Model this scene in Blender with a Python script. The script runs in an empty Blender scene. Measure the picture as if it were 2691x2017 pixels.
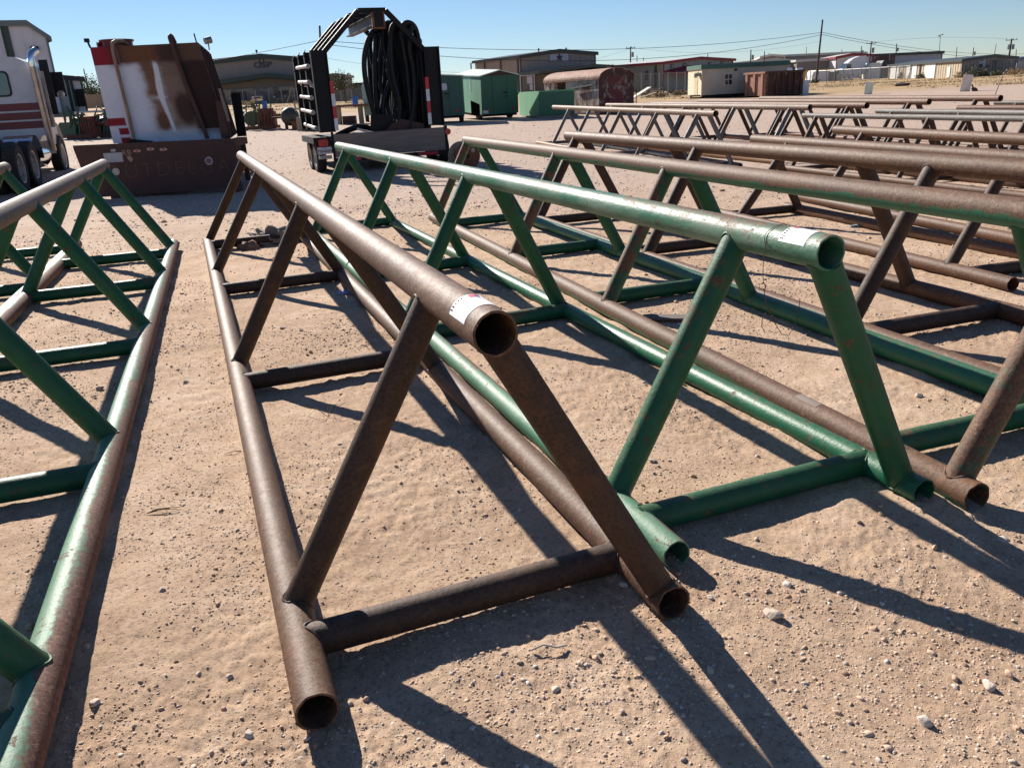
import bpy, bmesh, math, random
import numpy as np
from mathutils import Matrix, Vector
R = math.radians
sc = bpy.context.scene
COL = sc.collection
rng = np.random.RandomState(7); random.seed(7)

# ------------------------------------------------------------------ camera
FPX, PIT, ROL, CH = 2124.64, R(19.741), R(-3.067), 1.6
W0, H0 = 2691., 2017.
cam = bpy.data.cameras.new('camera'); camo = bpy.data.objects.new('camera', cam); COL.objects.link(camo)
cam.sensor_width = 36; cam.lens = FPX/W0*36; cam.clip_start = .05; cam.clip_end = 9000
_f = np.array([0, math.cos(PIT), -math.sin(PIT)]); _u = np.array([0, math.sin(PIT), math.cos(PIT)]); _r = np.array([1., 0, 0])
_c, _s = math.cos(ROL), math.sin(ROL)
_r2 = _c*_r+_s*_u; _u2 = -_s*_r+_c*_u
camo.matrix_world = Matrix(((_r2[0], _u2[0], -_f[0], 0), (_r2[1], _u2[1], -_f[1], 0), (_r2[2], _u2[2], -_f[2], CH), (0, 0, 0, 1)))
sc.camera = camo
# ------------------------------------------------------------------ sky and sun
SUN_EL, SUN_AZ = R(30.5), R(-33.5)          # azimuth measured from +Y towards +X
wd = bpy.data.worlds.new('World'); sc.world = wd; wd.use_nodes = True
nt = wd.node_tree; bg = nt.nodes['Background']
sky = nt.nodes.new('ShaderNodeTexSky'); sky.sky_type = 'NISHITA'; sky.sun_disc = False
sky.sun_elevation = SUN_EL; sky.sun_rotation = SUN_AZ; sky.air_density = 1.; sky.dust_density = 0; sky.ozone_density = 4.; sky.altitude = 900
tint = nt.nodes.new('ShaderNodeMix'); tint.data_type = 'RGBA'; tint.blend_type = 'MULTIPLY'; tint.inputs[0].default_value = 1; tint.inputs[7].default_value = (.96, 1.01, 1.12, 1)
nt.links.new(sky.outputs[0], tint.inputs[6]); nt.links.new(tint.outputs[2], bg.inputs[0]); bg.inputs[1].default_value = .05
sl = bpy.data.lights.new('sun', 'SUN'); sl.energy = 5.; sl.angle = R(.53); sl.color = (1, .93, .84)
so = bpy.data.objects.new('sun', sl); COL.objects.link(so)
sdir = Vector((math.sin(SUN_AZ)*math.cos(SUN_EL), math.cos(SUN_AZ)*math.cos(SUN_EL), math.sin(SUN_EL)))
so.rotation_euler = sdir.to_track_quat('Z', 'Y').to_euler(); so.location = (-10, 20, 15)
sc.view_settings.view_transform = 'Standard'; sc.view_settings.look = 'None'; sc.view_settings.exposure = .84; sc.view_settings.gamma = 1
sc.render.engine = 'CYCLES'
sc.cycles.max_bounces = 6; sc.cycles.transparent_max_bounces = 12

# ------------------------------------------------------------------ terrain height
def base_g(x, y):
    x = np.asarray(x, float); y = np.asarray(y, float)
    d = np.hypot(x, y); ta = x/np.maximum(y, 1)
    k = np.interp(ta, [-.6, -.45, -.3, -.1, .04, .15, .3, .5], [.031, .028, .0172, .0145, .0125, .0085, .0055, .0055])
    cap = np.interp(ta, [-.3, .04], [2.3, 1.45])
    return np.where(y > -5, np.minimum(k*np.maximum(d-18, 0), cap), 0)
_perm = rng.permutation(256); _perm = np.concatenate([_perm, _perm, _perm]); _ga = rng.rand(256)*2*math.pi
def pnoise(x, y):
    xi = np.floor(x).astype(int); yi = np.floor(y).astype(int); xf = x-xi; yf = y-yi
    xi &= 255; yi &= 255
    u = xf**3*(xf*(xf*6-15)+10); v = yf**3*(yf*(yf*6-15)+10)
    def gr(ix, iy, fx, fy):
        a = _ga[_perm[_perm[ix & 255]+(iy & 255)]]; return np.cos(a)*fx+np.sin(a)*fy
    a = gr(xi, yi, xf, yf); b = gr(xi+1, yi, xf-1, yf); c = gr(xi, yi+1, xf, yf-1); d = gr(xi+1, yi+1, xf-1, yf-1)
    return (a+(b-a)*u)+((c+(d-c)*u)-(a+(b-a)*u))*v
def gnoise(x, y):
    n = .022*pnoise(x*.55+3, y*.55+9)+.012*pnoise(x*1.9, y*1.9+40)+.005*pnoise(x*5+7, y*5)
    r = 1-np.abs(pnoise(x*9+4, y*13+1))*2
    w = np.clip(pnoise(x*.9+11, y*.9+5)*2+.5, 0, 1)
    n = n+.0045*r*w+(.35+1.5*w)*(.0045*pnoise(x*15, y*15+8)+.0036*pnoise(x*33+2, y*33)+.0022*pnoise(x*70, y*70)+.0012*pnoise(x*130, y*130+5))
    for (x0, y0, th, w, s0, s1, r) in BEDS:                     # sand banked along the heavy base pipes
        for q in (0, w):
            ax, ay = x0+q*math.cos(th), y0-q*math.sin(th); dx, dy = x-ax, y-ay; s = dx*math.sin(th)+dy*math.cos(th); d = np.abs(dx*math.cos(th)-dy*math.sin(th))
            m_ = (s > s0-.05) & (s < s1+.05) & (d < .3); e = .020*np.exp(-((d-.03)/.045)**2)*np.clip(.55+1.6*pnoise(s*3+x0*9, d*6+q*5), 0, 1.5); n = n+np.where(m_, e, 0)
    return n-.012
BEDS = [(-.539, 1.678, -.356, 1.124, .1, 9.1, .06), (.559, 2.431, -.358, 1.105, 0, 9.1, .054), (-2.64, 1.921, -.317, 1.17, -1, 8.1, .064), (1.752, 2.745, -.309, 1.045, 0, 8.9, .062), (3.21, 2.03, -.314, 1.12, 0, 9.1, .06), (-3.98, 2.1, -.317, 1.17, -.8, 8.5, .064)]
def GH(x, y): return base_g(x, y)+gnoise(np.asarray(x, float), np.asarray(y, float))
def G(x, y): return float(base_g(x, y))
def ray(px, py): return _f+(px-W0/2)/FPX*_r2-(py-H0/2)/FPX*_u2
def hit(px, py, h=0.):                         # where a sight line meets the terrain (+h)
    d = ray(px, py); d = d/np.linalg.norm(d); t = np.arange(.5, 1200, .02)
    P = np.array([0, 0, CH])[None]+t[:, None]*d[None]
    i = np.argmax(P[:, 2] <= base_g(P[:, 0], P[:, 1])+h)
    return P[i]
def atY(px, py, Y):
    d = ray(px, py); return np.array([0, 0, CH])+d*(Y/d[1])

# ------------------------------------------------------------------ materials
MATS = {}
def N(t, k, **kw):
    n = t.nodes.new(k)
    for a, b in kw.items():
        if a.startswith('i_'):
            key = a[2:]; key = int(key) if key.isdigit() else key.replace('_', ' ')
            n.inputs[key].default_value = b
        else: setattr(n, a, b)
    return n
def ramp(t, fac, stops):
    r = t.nodes.new('ShaderNodeValToRGB'); t.links.new(fac, r.inputs[0])
    e = r.color_ramp.elements
    while len(e) > 1: e.remove(e[-1])
    e[0].position = stops[0][0]; e[0].color = (*stops[0][1], 1) if len(stops[0][1]) == 3 else stops[0][1]
    for p, c in stops[1:]:
        x = e.new(p); x.color = (*c, 1) if len(c) == 3 else c
    return r.outputs[0]
def g3(v): return (v, v, v)
def mixc(t, fac, a, b, mode='MIX'):
    m = t.nodes.new('ShaderNodeMix'); m.data_type = 'RGBA'; m.blend_type = mode
    for s, v in ((0, fac), (6, a), (7, b)):
        if hasattr(v, 'links') or hasattr(v, 'is_linked'): t.links.new(v, m.inputs[s])
        else: m.inputs[s].default_value = v if s == 0 else ((*v, 1) if len(v) == 3 else v)
    return m.outputs[2]
def math2(t, op, a, b=0., clamp=False):
    m = t.nodes.new('ShaderNodeMath'); m.operation = op; m.use_clamp = clamp
    for s, v in ((0, a), (1, b)):
        if hasattr(v, 'is_linked'): t.links.new(v, m.inputs[s])
        else: m.inputs[s].default_value = v
    return m.outputs[0]
def newmat(name):
    m = bpy.data.materials.new(name); m.use_nodes = True; t = m.node_tree
    return m, t, t.nodes['Principled BSDF']
def coords(t, scale=(1, 1, 1), shift=True):
    tc = t.nodes.new('ShaderNodeTexCoord'); mp = t.nodes.new('ShaderNodeMapping'); mp.inputs['Scale'].default_value = scale
    t.links.new(tc.outputs['Object'], mp.inputs[0])
    if shift:
        oi = t.nodes.new('ShaderNodeObjectInfo'); cx = t.nodes.new('ShaderNodeCombineXYZ')
        a = math2(t, 'MULTIPLY', oi.outputs['Random'], 37.); t.links.new(a, cx.inputs[0]); t.links.new(a, cx.inputs[1])
        t.links.new(cx.outputs[0], mp.inputs[1])
    return mp.outputs[0]
def noise(t, vec, s, d=5, r=.6, dist=0.):
    n = N(t, 'ShaderNodeTexNoise'); n.inputs['Scale'].default_value = s; n.inputs['Detail'].default_value = d; n.inputs['Roughness'].default_value = r
    n.inputs['Distortion'].default_value = dist
    t.links.new(vec, n.inputs[0]); return n.outputs[0]
def bump(t, bsdf, h, strength, dist=.01, prev=None):
    b = N(t, 'ShaderNodeBump'); b.inputs['Strength'].default_value = strength; b.inputs['Distance'].default_value = dist
    t.links.new(h, b.inputs['Height'])
    if prev is not None: t.links.new(prev, b.inputs['Normal'])
    t.links.new(b.outputs[0], bsdf.inputs['Normal']); return b.outputs[0]
def worn(name, c1, c2=None, s=2., rough=.6, metal=0., rust=None, ramt=.5, rs=3., bmp=.15, bs=40., spec=.5, stretch=(1, 1, 1), dust=0.):
    """painted or bare surface: two tones, optional rust/dirt patches, fine bump"""
    if name in MATS: return MATS[name]
    m, t, b = newmat(name); v = coords(t, stretch)
    c2 = c2 or tuple(x*.75 for x in c1)
    n1 = noise(t, v, s, 6, .65); col = ramp(t, n1, [(.3, c2), (.7, c1)])
    ro = math2(t, 'ADD', math2(t, 'MULTIPLY', n1, .2), rough-.1)
    if rust:
        n2 = noise(t, v, rs, 9, .7); f = ramp(t, n2, [(1-ramt-.04, g3(0)), (1-ramt+.05, g3(1))])
        rc = ramp(t, noise(t, v, rs*7, 4), [(.3, tuple(x*.55 for x in rust)), (.7, rust)])
        col = mixc(t, f, col, rc); ro = math2(t, 'MAXIMUM', ro, math2(t, 'MULTIPLY', f, .8))
    if dust:
        ge = t.nodes.new('ShaderNodeNewGeometry'); sp = t.nodes.new('ShaderNodeSeparateXYZ'); t.links.new(ge.outputs['Normal'], sp.inputs[0])
        f = math2(t, 'MULTIPLY', math2(t, 'MULTIPLY', sp.outputs[2], dust, True), noise(t, v, 6, 6), True)
        col = mixc(t, f, col, (.42, .33, .24))
    t.links.new(col, b.inputs['Base Color']); t.links.new(ro, b.inputs['Roughness'])
    b.inputs['Metallic'].default_value = metal; b.inputs['Specular IOR Level'].default_value = spec
    if bmp: bump(t, b, noise(t, v, bs, 4), bmp, .01)
    MATS[name] = m; return m
def plain(name, c, rough=.5, metal=0., spec=.5, trans=0.):
    if name in MATS: return MATS[name]
    m, t, b = newmat(name); b.inputs['Base Color'].default_value = (*c, 1); b.inputs['Roughness'].default_value = rough
    b.inputs['Metallic'].default_value = metal; b.inputs['Specular IOR Level'].default_value = spec
    v = coords(t); n = noise(t, v, 9, 5); t.links.new(ramp(t, n, [(.3, tuple(x*.8 for x in c)), (.7, tuple(min(1, x*1.08) for x in c))]), b.inputs['Base Color'])
    MATS[name] = m; return m
def pipe_mat(name, paint, amt_low, amt_top, brown1=(.074, .034, .018), brown2=(.19, .098, .054), prough=.3, pale=None, side=0., speck=.6):
    """weathered pipe: paint that has worn to rust, more on the sky side; amt = rust share 0..1"""
    if name in MATS: return MATS[name]
    m, t, b = newmat(name); v = coords(t); vs = coords(t, (1, .25, 1))
    ge = t.nodes.new('ShaderNodeNewGeometry'); tc = t.nodes.new('ShaderNodeTexCoord')
    sp = t.nodes.new('ShaderNodeSeparateXYZ'); t.links.new(tc.outputs['Normal'], sp.inputs[0])
    n1 = noise(t, vs, 5, 8, .62, .4); n2 = noise(t, v, 85, 5, .7); n3 = noise(t, v, 1.1, 3); n4 = noise(t, v, 24, 6, .7)
    rustc = ramp(t, math2(t, 'ADD', math2(t, 'MULTIPLY', n1, .6), math2(t, 'MULTIPLY', n4, .4)), [(.34, brown1), (.52, tuple((a+c)/2 for a, c in zip(brown1, brown2))), (.68, brown2)])
    rustc = mixc(t, ramp(t, n2, [(.44, g3(0)), (.66, g3(.8))]), rustc, tuple(x*.45 for x in brown1))
    rustc = mixc(t, ramp(t, noise(t, v, 42, 6, .75), [(.56, g3(0)), (.66, g3(speck))]), rustc, tuple(min(1, x*1.9) for x in brown2))
    # orange bloom in places
    rustc = mixc(t, ramp(t, noise(t, v, 3.3, 6, .7), [(.56, g3(0)), (.72, g3(.55))]), rustc, (.17, .068, .026))
    if paint:
        pc = ramp(t, n1, [(.3, tuple(x*.72 for x in paint)), (.55, paint), (.75, tuple(x*1.25 for x in paint))])
        if pale: pc = mixc(t, ramp(t, noise(t, vs, 7, 7, .7), [(.42, g3(0)), (.66, g3(.7))]), pc, pale)
        up = math2(t, 'MULTIPLY', math2(t, 'ADD', sp.outputs[2], .6), .75, True)
        amt = math2(t, 'ADD', amt_low, math2(t, 'MULTIPLY', up, amt_top-amt_low))
        if side: amt = math2(t, 'ADD', amt, math2(t, 'MULTIPLY', math2(t, 'MAXIMUM', sp.outputs[0], 0.), side))
        nn = math2(t, 'ADD', math2(t, 'MULTIPLY', n1, .45), math2(t, 'ADD', math2(t, 'MULTIPLY', n4, .25), math2(t, 'ADD', math2(t, 'MULTIPLY', n3, .2), math2(t, 'MULTIPLY', n2, .1))))
        # nn ~ .35...65 ; threshold moves with amt
        f = math2(t, 'MULTIPLY', math2(t, 'SUBTRACT', nn, math2(t, 'SUBTRACT', .68, math2(t, 'MULTIPLY', amt, .36))), 16., True)
        chip = ramp(t, noise(t, v, 17, 6, .75, .6), [(.60, g3(0)), (.635, g3(1))]); f = math2(t, 'MAXIMUM', f, chip)
        col = mixc(t, f, pc, rustc)
        ro = math2(t, 'ADD', prough+.04, math2(t, 'MULTIPLY', f, .24))
    else:
        col = rustc; ro = math2(t, 'ADD', .40, math2(t, 'MULTIPLY', n4, .30)); f = None
    ro = math2(t, 'ADD', ro, math2(t, 'MULTIPLY', n2, .14))
    # thin dust settled on the upper side
    d = math2(t, 'MULTIPLY', math2(t, 'MULTIPLY', math2(t, 'SUBTRACT', sp.outputs[2], .3), .3, True), ramp(t, n4, [(.35, g3(.1)), (.65, g3(1))]), True)
    col = mixc(t, d, col, (.27, .185, .125))
    t.links.new(col, b.inputs['Base Color']); t.links.new(ro, b.inputs['Roughness']); b.inputs['Specular IOR Level'].default_value = .36
    p = bump(t, b, n4, .5, .004)
    p = bump(t, b, n2, .8, .0022, p)
    if f is not None: bump(t, b, math2(t, 'SUBTRACT', 1., f), .5, .0012, p)
    MATS[name] = m; return m

# ------------------------------------------------------------------ mesh builder
class MB:
    def __init__(s): s.v = []; s.f = []; s.mi = []; s.cur = 0
    def add(s, v, f):
        o = len(s.v); s.v += [tuple(map(float, p)) for p in v]; s.f += [tuple(i+o for i in q) for q in f]; s.mi += [s.cur]*len(f); return s
    def box(s, x0, x1, y0, y1, z0, z1, M=None):
        v = [(x, y, z) for z in (z0, z1) for y in (y0, y1) for x in (x0, x1)]
        if M is not None: v = [tuple(M @ Vector(p)) for p in v]
        return s.add(v, [(0, 2, 3, 1), (4, 5, 7, 6), (0, 1, 5, 4), (2, 6, 7, 3), (0, 4, 6, 2), (1, 3, 7, 5)])
    def cyl(s, a, b, r0, r1=None, n=12, caps=True):
        r1 = r0 if r1 is None else r1; return s.tube([a, b], [r0, r1], n, caps)
    def tube(s, pts, rad, n=8, caps=True):
        P = [np.array(p, float) for p in pts]; k = len(P)
        rr = [rad]*k if np.isscalar(rad) else list(rad)
        T = [P[min(i+1, k-1)]-P[max(i-1, 0)] for i in range(k)]; T = [x/(np.linalg.norm(x)+1e-12) for x in T]
        a = np.array([0, 0, 1.]) if abs(T[0][2]) < .9 else np.array([1., 0, 0])
        u = np.cross(T[0], a); u /= np.linalg.norm(u); v = []; f = []
        for i in range(k):
            u = u-T[i]*(u@T[i]); u /= np.linalg.norm(u)+1e-12; w = np.cross(T[i], u)
            for j in range(n):
                c = 2*math.pi*j/n; v.append(P[i]+rr[i]*(math.cos(c)*u+math.sin(c)*w))
        for i in range(k-1):
            for j in range(n):
                q = (j+1) % n; f.append((i*n+j, i*n+q, (i+1)*n+q, (i+1)*n+j))
        if caps: f += [tuple(range(n))[::-1], tuple((k-1)*n+j for j in range(n))]
        return s.add(v, f)
    def bar(s, a, b, w, h):                       # rectangular bar a->b, w sideways, h vertical-ish
        a = np.array(a, float); b = np.array(b, float); d = b-a; d /= np.linalg.norm(d)
        up = np.array([0, 0, 1.]) if abs(d[2]) < .95 else np.array([0, 1., 0])
        x = np.cross(d, up); x /= np.linalg.norm(x); y = np.cross(x, d)
        v = [p+x*sx*w/2+y*sy*h/2 for p in (a, b) for sx, sy in ((-1, -1), (1, -1), (1, 1), (-1, 1))]
        return s.add(v, [(3, 2, 1, 0), (4, 5, 6, 7), (0, 1, 5, 4), (1, 2, 6, 5), (2, 3, 7, 6), (3, 0, 4, 7)])
    def prism(s, poly, d0, d1, axis='y'):         # polygon in the plane across axis, extruded d0..d1
        def P(p, d): return {'y': (p[0], d, p[1]), 'x': (d, p[0], p[1]), 'z': (p[0], p[1], d)}[axis]
        n = len(poly); v = [P(p, d0) for p in poly]+[P(p, d1) for p in poly]
        f = [tuple(range(n)), tuple(range(2*n-1, n-1, -1))]+[(i, i+n, (i+1) % n+n, (i+1) % n) for i in range(n)]
        return s.add(v, f)
    def lathe(s, prof, c=(0, 0, 0), axis='z', n=24, closed=False):
        v = []; f = []; k = len(prof)
        for (r, h) in prof:
            for j in range(n):
                a = 2*math.pi*j/n; x, y = r*math.cos(a), r*math.sin(a)
                p = {'z': (x, y, h), 'x': (h, x, y), 'y': (x, h, y)}[axis]; v.append((p[0]+c[0], p[1]+c[1], p[2]+c[2]))
        for i in range(k if closed else k-1):
            i2 = (i+1) % k
            for j in range(n): q = (j+1) % n; f.append((i*n+j, i*n+q, i2*n+q, i2*n+j))
        return s.add(v, f)
    def grid(s, fn, nu, nv):
        v = [fn(i/nu, j/nv) for j in range(nv+1) for i in range(nu+1)]
        f = [(j*(nu+1)+i, j*(nu+1)+i+1, (j+1)*(nu+1)+i+1, (j+1)*(nu+1)+i) for j in range(nv) for i in range(nu)]
        return s.add(v, f)
    def build(s, name, mat, parent=None, smooth=False, angle=None, label=None, fix=True):
        me = bpy.data.meshes.new(name); me.from_pydata(s.v, [], s.f)
        mats = mat if isinstance(mat, (list, tuple)) else [mat]
        for m in mats: me.materials.append(m)
        if len(mats) > 1: me.polygons.foreach_set('material_index', s.mi)
        if fix:
            bm = bmesh.new(); bm.from_mesh(me); bmesh.ops.recalc_face_normals(bm, faces=bm.faces); bm.to_mesh(me); bm.free()
        if smooth:
            me.polygons.foreach_set('use_smooth', [True]*len(me.polygons))
            try: me.set_sharp_from_angle(angle=R(angle if angle else 45))
            except Exception: pass
        o = bpy.data.objects.new(name, me); COL.objects.link(o); o.parent = parent
        if label: o['label'] = label
        return o
def arrmesh(name, V, F, mat, parent=None, smooth=False):
    me = bpy.data.meshes.new(name); V = np.asarray(V, np.float32); F = np.asarray(F, np.int32); k = F.shape[1]
    me.vertices.add(len(V)); me.vertices.foreach_set('co', V.ravel())
    me.loops.add(F.size); me.loops.foreach_set('vertex_index', F.ravel())
    me.polygons.add(len(F)); me.polygons.foreach_set('loop_start', np.arange(0, F.size, k, dtype=np.int32))
    try: me.polygons.foreach_set('loop_total', np.full(len(F), k, np.int32))
    except Exception: pass
    if smooth: me.polygons.foreach_set('use_smooth', np.ones(len(F), bool))
    me.materials.append(mat); me.update(calc_edges=True); me.validate()
    o = bpy.data.objects.new(name, me); COL.objects.link(o); o.parent = parent; return o
def tag(o, label=None, cat=None, group=None, kind=None):
    for k, v in (('label', label), ('category', cat), ('group', group), ('kind', kind)):
        if v: o[k] = v
    return o
def thing(name, label, cat, loc=(0, 0, 0), rz=0., group=None, tilt=0.):
    o = bpy.data.objects.new(name, None); COL.objects.link(o); o.empty_display_size = .2
    o.location = loc; o.rotation_euler = (tilt, 0, rz); return tag(o, label, cat, group)
def text_mesh(body, size, mat, name, parent, M, extrude=.004, spacing=1., bold=0.):
    cu = bpy.data.curves.new('txt', 'FONT'); cu.body = body; cu.size = size; cu.extrude = extrude; cu.align_x = 'CENTER'; cu.align_y = 'CENTER'
    cu.space_character = spacing; cu.offset = bold; cu.resolution_u = 3
    to = bpy.data.objects.new('txt', cu); COL.objects.link(to); bpy.context.view_layer.update()
    me = bpy.data.meshes.new_from_object(to.evaluated_get(bpy.context.evaluated_depsgraph_get()))
    bpy.data.objects.remove(to); me.materials.clear(); me.materials.append(mat); me.transform(M)
    o = bpy.data.objects.new(name, me); COL.objects.link(o); o.parent = parent; return o
FRONT = Matrix.Rotation(R(90), 4, 'X')           # text lying in xy -> upright facing -y
def MT(x, y, z): return Matrix.Translation((x, y, z))

# ------------------------------------------------------------------ ground
def make_ground():
    m, t, b = newmat('sandy_caliche')
    tc = N(t, 'ShaderNodeTexCoord'); v = tc.outputs['Object']
    sp = N(t, 'ShaderNodeSeparateXYZ'); t.links.new(v, sp.inputs[0])
    n1 = noise(t, v, .8, 6, .6); n2 = noise(t, v, 6, 8, .65); n3 = noise(t, v, 60, 6, .75); n4 = noise(t, v, 220, 4, .8); n5 = noise(t, v, .12, 4, .6)
    sand = ramp(t, math2(t, 'ADD', math2(t, 'MULTIPLY', n1, .5), math2(t, 'MULTIPLY', n2, .5)), [(.36, (.40, .265, .175)), (.5, (.52, .365, .25)), (.64, (.62, .465, .34))])
    n6 = noise(t, v, 16, 5, .8)
    grav = ramp(t, math2(t, 'ADD', math2(t, 'MULTIPLY', n6, .6), math2(t, 'MULTIPLY', n3, .4)), [(.36, (.24, .175, .14)), (.5, (.45, .345, .28)), (.64, (.66, .54, .45))])
    # the yard beyond the first racks is surfaced with crushed rock; the field at the far right is bare dirt and dry grass
    fy = math2(t, 'MULTIPLY', math2(t, 'SUBTRACT', math2(t, 'ADD', sp.outputs[1], math2(t, 'MULTIPLY', n5, 9.)), 14.), .16, True)
    col = mixc(t, math2(t, 'MULTIPLY', fy, .85), sand, grav)
    dirt = ramp(t, noise(t, v, .5, 7, .7), [(.35, (.30, .19, .10)), (.5, (.42, .29, .15)), (.65, (.50, .37, .2))])
    ff = math2(t, 'MULTIPLY', math2(t, 'SUBTRACT', math2(t, 'ADD', sp.outputs[1], math2(t, 'MULTIPLY', noise(t, v, .1, 4), 24.)), 72.), .09, True)
    col = mixc(t, ff, col, dirt)
    spk = ramp(t, n3, [(.40, g3(1)), (.48, g3(0))]); col = mixc(t, math2(t, 'MULTIPLY', spk, .6), col, (.21, .14, .10))
    spl = ramp(t, n4, [(.60, g3(0)), (.68, g3(1))]); col = mixc(t, math2(t, 'MULTIPLY', spl, .4), col, (.66, .54, .42))
    t.links.new(col, b.inputs['Base Color']); b.inputs['Roughness'].default_value = .95; b.inputs['Specular IOR Level'].default_value = .15
    p = bump(t, b, n2, .35, .015); p = bump(t, b, n3, .8, .007, p); p = bump(t, b, n4, .8, .003, p)
    th = np.concatenate([np.linspace(-180, -50, 40, endpoint=False), np.linspace(-50, 50, 760, endpoint=False), np.linspace(50, 180, 40, endpoint=False)])*math.pi/180
    r = np.concatenate([np.linspace(.25, 1.4, 18, endpoint=False), np.geomspace(1.4, 40, 560, endpoint=False), np.geomspace(40, 6000, 130)])
    A, Rr = np.meshgrid(th, r); X = Rr*np.sin(A); Y = Rr*np.cos(A)
    fade = np.clip(1-(Rr-14)/60, 0, 1)
    Z = base_g(X, Y)+gnoise(X, Y)*fade+(1-fade)*.12*pnoise(X*.11, Y*.11)*np.clip((Rr-30)/60, 0, 1)*(Rr < 400)
    nt_, nr = len(th), len(r)
    V = np.stack([X.ravel(), Y.ravel(), Z.ravel()], 1); V = np.vstack([V, [[0, 0, 0]]])
    i, j = np.meshgrid(np.arange(nr-1), np.arange(nt_), indexing='ij'); j2 = (j+1) % nt_
    F = np.stack([(i*nt_+j).ravel(), (i*nt_+j2).ravel(), ((i+1)*nt_+j2).ravel(), ((i+1)*nt_+j).ravel()], 1)[:, ::-1]
    c = len(V)-1; jj = np.arange(nt_); F2 = np.stack([np.full(nt_, c), (jj+1) % nt_, jj, jj], 1)
    o = arrmesh('ground', V, F, m, None, True)
    bm = bmesh.new(); bm.from_mesh(o.data); bm.verts.ensure_lookup_table()
    for k in range(nt_): bm.faces.new((bm.verts[c], bm.verts[k], bm.verts[(k+1) % nt_])) if False else None
    bm.free()
    tag(o, kind='structure'); return o
make_ground()

# ------------------------------------------------------------------ stones
def ico(sub):
    bm = bmesh.new(); bmesh.ops.create_icosphere(bm, subdivisions=sub, radius=1); v = np.array([x.co[:] for x in bm.verts]); f = np.array([[q.index for q in p.verts] for p in bm.faces]); bm.free(); return v, f
def rock_shape(sub, rs, amp=.28):
    v, f = ico(sub); o = v.copy()
    for _ in range(5+sub*3):                    # chip flat facets off
        n = rs.randn(3); n /= np.linalg.norm(n); d = v@n; k = rs.uniform(.5, .85); m = d > k; v[m] -= np.outer(d[m]-k, n)
    v *= 1+amp*(rs.rand(len(v), 1)-.5)*(.5 if sub > 1 else 1)
    v *= np.array([1, rs.uniform(.6, .95), rs.uniform(.45, .75)]); return v, f
m_stone, t, b = newmat('gravel_stone')
ge = N(t, 'ShaderNodeNewGeometry')
c = ramp(t, ge.outputs['Random Per Island'], [(0, (.34, .22, .15)), (.15, (.52, .36, .25)), (.5, (.62, .45, .32)), (.72, (.66, .54, .43)), (.88, (.42, .35, .30)), (1, (.78, .72, .64))])
tcn = N(t, 'ShaderNodeTexCoord'); nn = noise(t, tcn.outputs['Object'], 90, 5, .7)
t.links.new(mixc(t, ramp(t, nn, [(.35, g3(.3)), (.6, g3(0))]), c, (.25, .17, .12)), b.inputs['Base Color']); b.inputs['Roughness'].default_value = .9; b.inputs['Specular IOR Level'].default_value = .2
bump(t, b, nn, .5, .003)
def scatter(n, rfun, size, sub, seed, ylim=None):
    rs = np.random.RandomState(seed); shapes = [rock_shape(sub, rs) for _ in range(9)]
    th = rs.uniform(-36, 38, n)*math.pi/180; r = rfun(rs, n); x = r*np.sin(th); y = r*np.cos(th)
    dens = pnoise(x*.8+20, y*.8)+.6*pnoise(x*2.4, y*2.4+3)
    keep = rs.rand(n) < np.clip(.42+2.0*dens, .10, 1); x = x[keep]; y = y[keep]; n = len(x)
    s = size(rs, n); z = GH(x, y)+s*rs.uniform(-.3, .25, n)
    a = rs.rand(n)*2*math.pi; k = rs.randint(0, len(shapes), n); VV = []; FF = []; off = 0
    for q, (sv, sf) in enumerate(shapes):
        I = np.where(k == q)[0]
        if not len(I): continue
        ca, sa = np.cos(a[I]), np.sin(a[I]); v = sv[None]*s[I][:, None, None]
        vx = v[..., 0]*ca[:, None]-v[..., 1]*sa[:, None]+x[I][:, None]; vy = v[..., 0]*sa[:, None]+v[..., 1]*ca[:, None]+y[I][:, None]; vz = v[..., 2]+z[I][:, None]
        VV.append(np.stack([vx, vy, vz], -1).reshape(-1, 3)); nv = len(sv)
        FF.append((sf[None]+(np.arange(len(I))*nv)[:, None, None]).reshape(-1, 3)+off); off += len(I)*nv
    return np.vstack(VV), np.vstack(FF)
parts = [scatter(130000, lambda rs, n: 1.5+6*rs.rand(n)**.85, lambda rs, n: .0030*np.exp(rs.randn(n)*.42)+.0006, 1, 1),
         scatter(9000, lambda rs, n: 1.5+5.5*rs.rand(n), lambda rs, n: .0060*np.exp(rs.randn(n)*.42), 2, 2),
         scatter(42000, lambda rs, n: 5+9*rs.rand(n)**.8, lambda rs, n: .0060*np.exp(rs.randn(n)*.45)+.002, 1, 3),
         scatter(44000, lambda rs, n: 12+34*rs.rand(n), lambda rs, n: .016*np.exp(rs.randn(n)*.45), 1, 4)]
V = []; F = []; off = 0
for v_, f_ in parts: V.append(v_); F.append(f_+off); off += len(v_)
tag(arrmesh('gravel', np.vstack(V), np.vstack(F), m_stone), 'loose pebbles and gravel scattered over the sandy yard', 'gravel', kind='stuff')
m_rock = worn('pale_rock', (.60, .54, .47), (.42, .34, .27), 14, .9, bmp=.6, bs=60, spec=.2)
def rock(px, py, size, label, seed):
    rs = np.random.RandomState(seed); v, f = rock_shape(3, rs, .12); P = hit(px, py)
    o = arrmesh('rock', v*size, f, m_rock); o.location = (P[0], P[1], float(GH(P[0], P[1]))+size*.25); o.rotation_euler = (0, 0, rs.rand()*6)
    return tag(o, label, 'rock', 'fist sized rocks lying in the foreground dirt')
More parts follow.
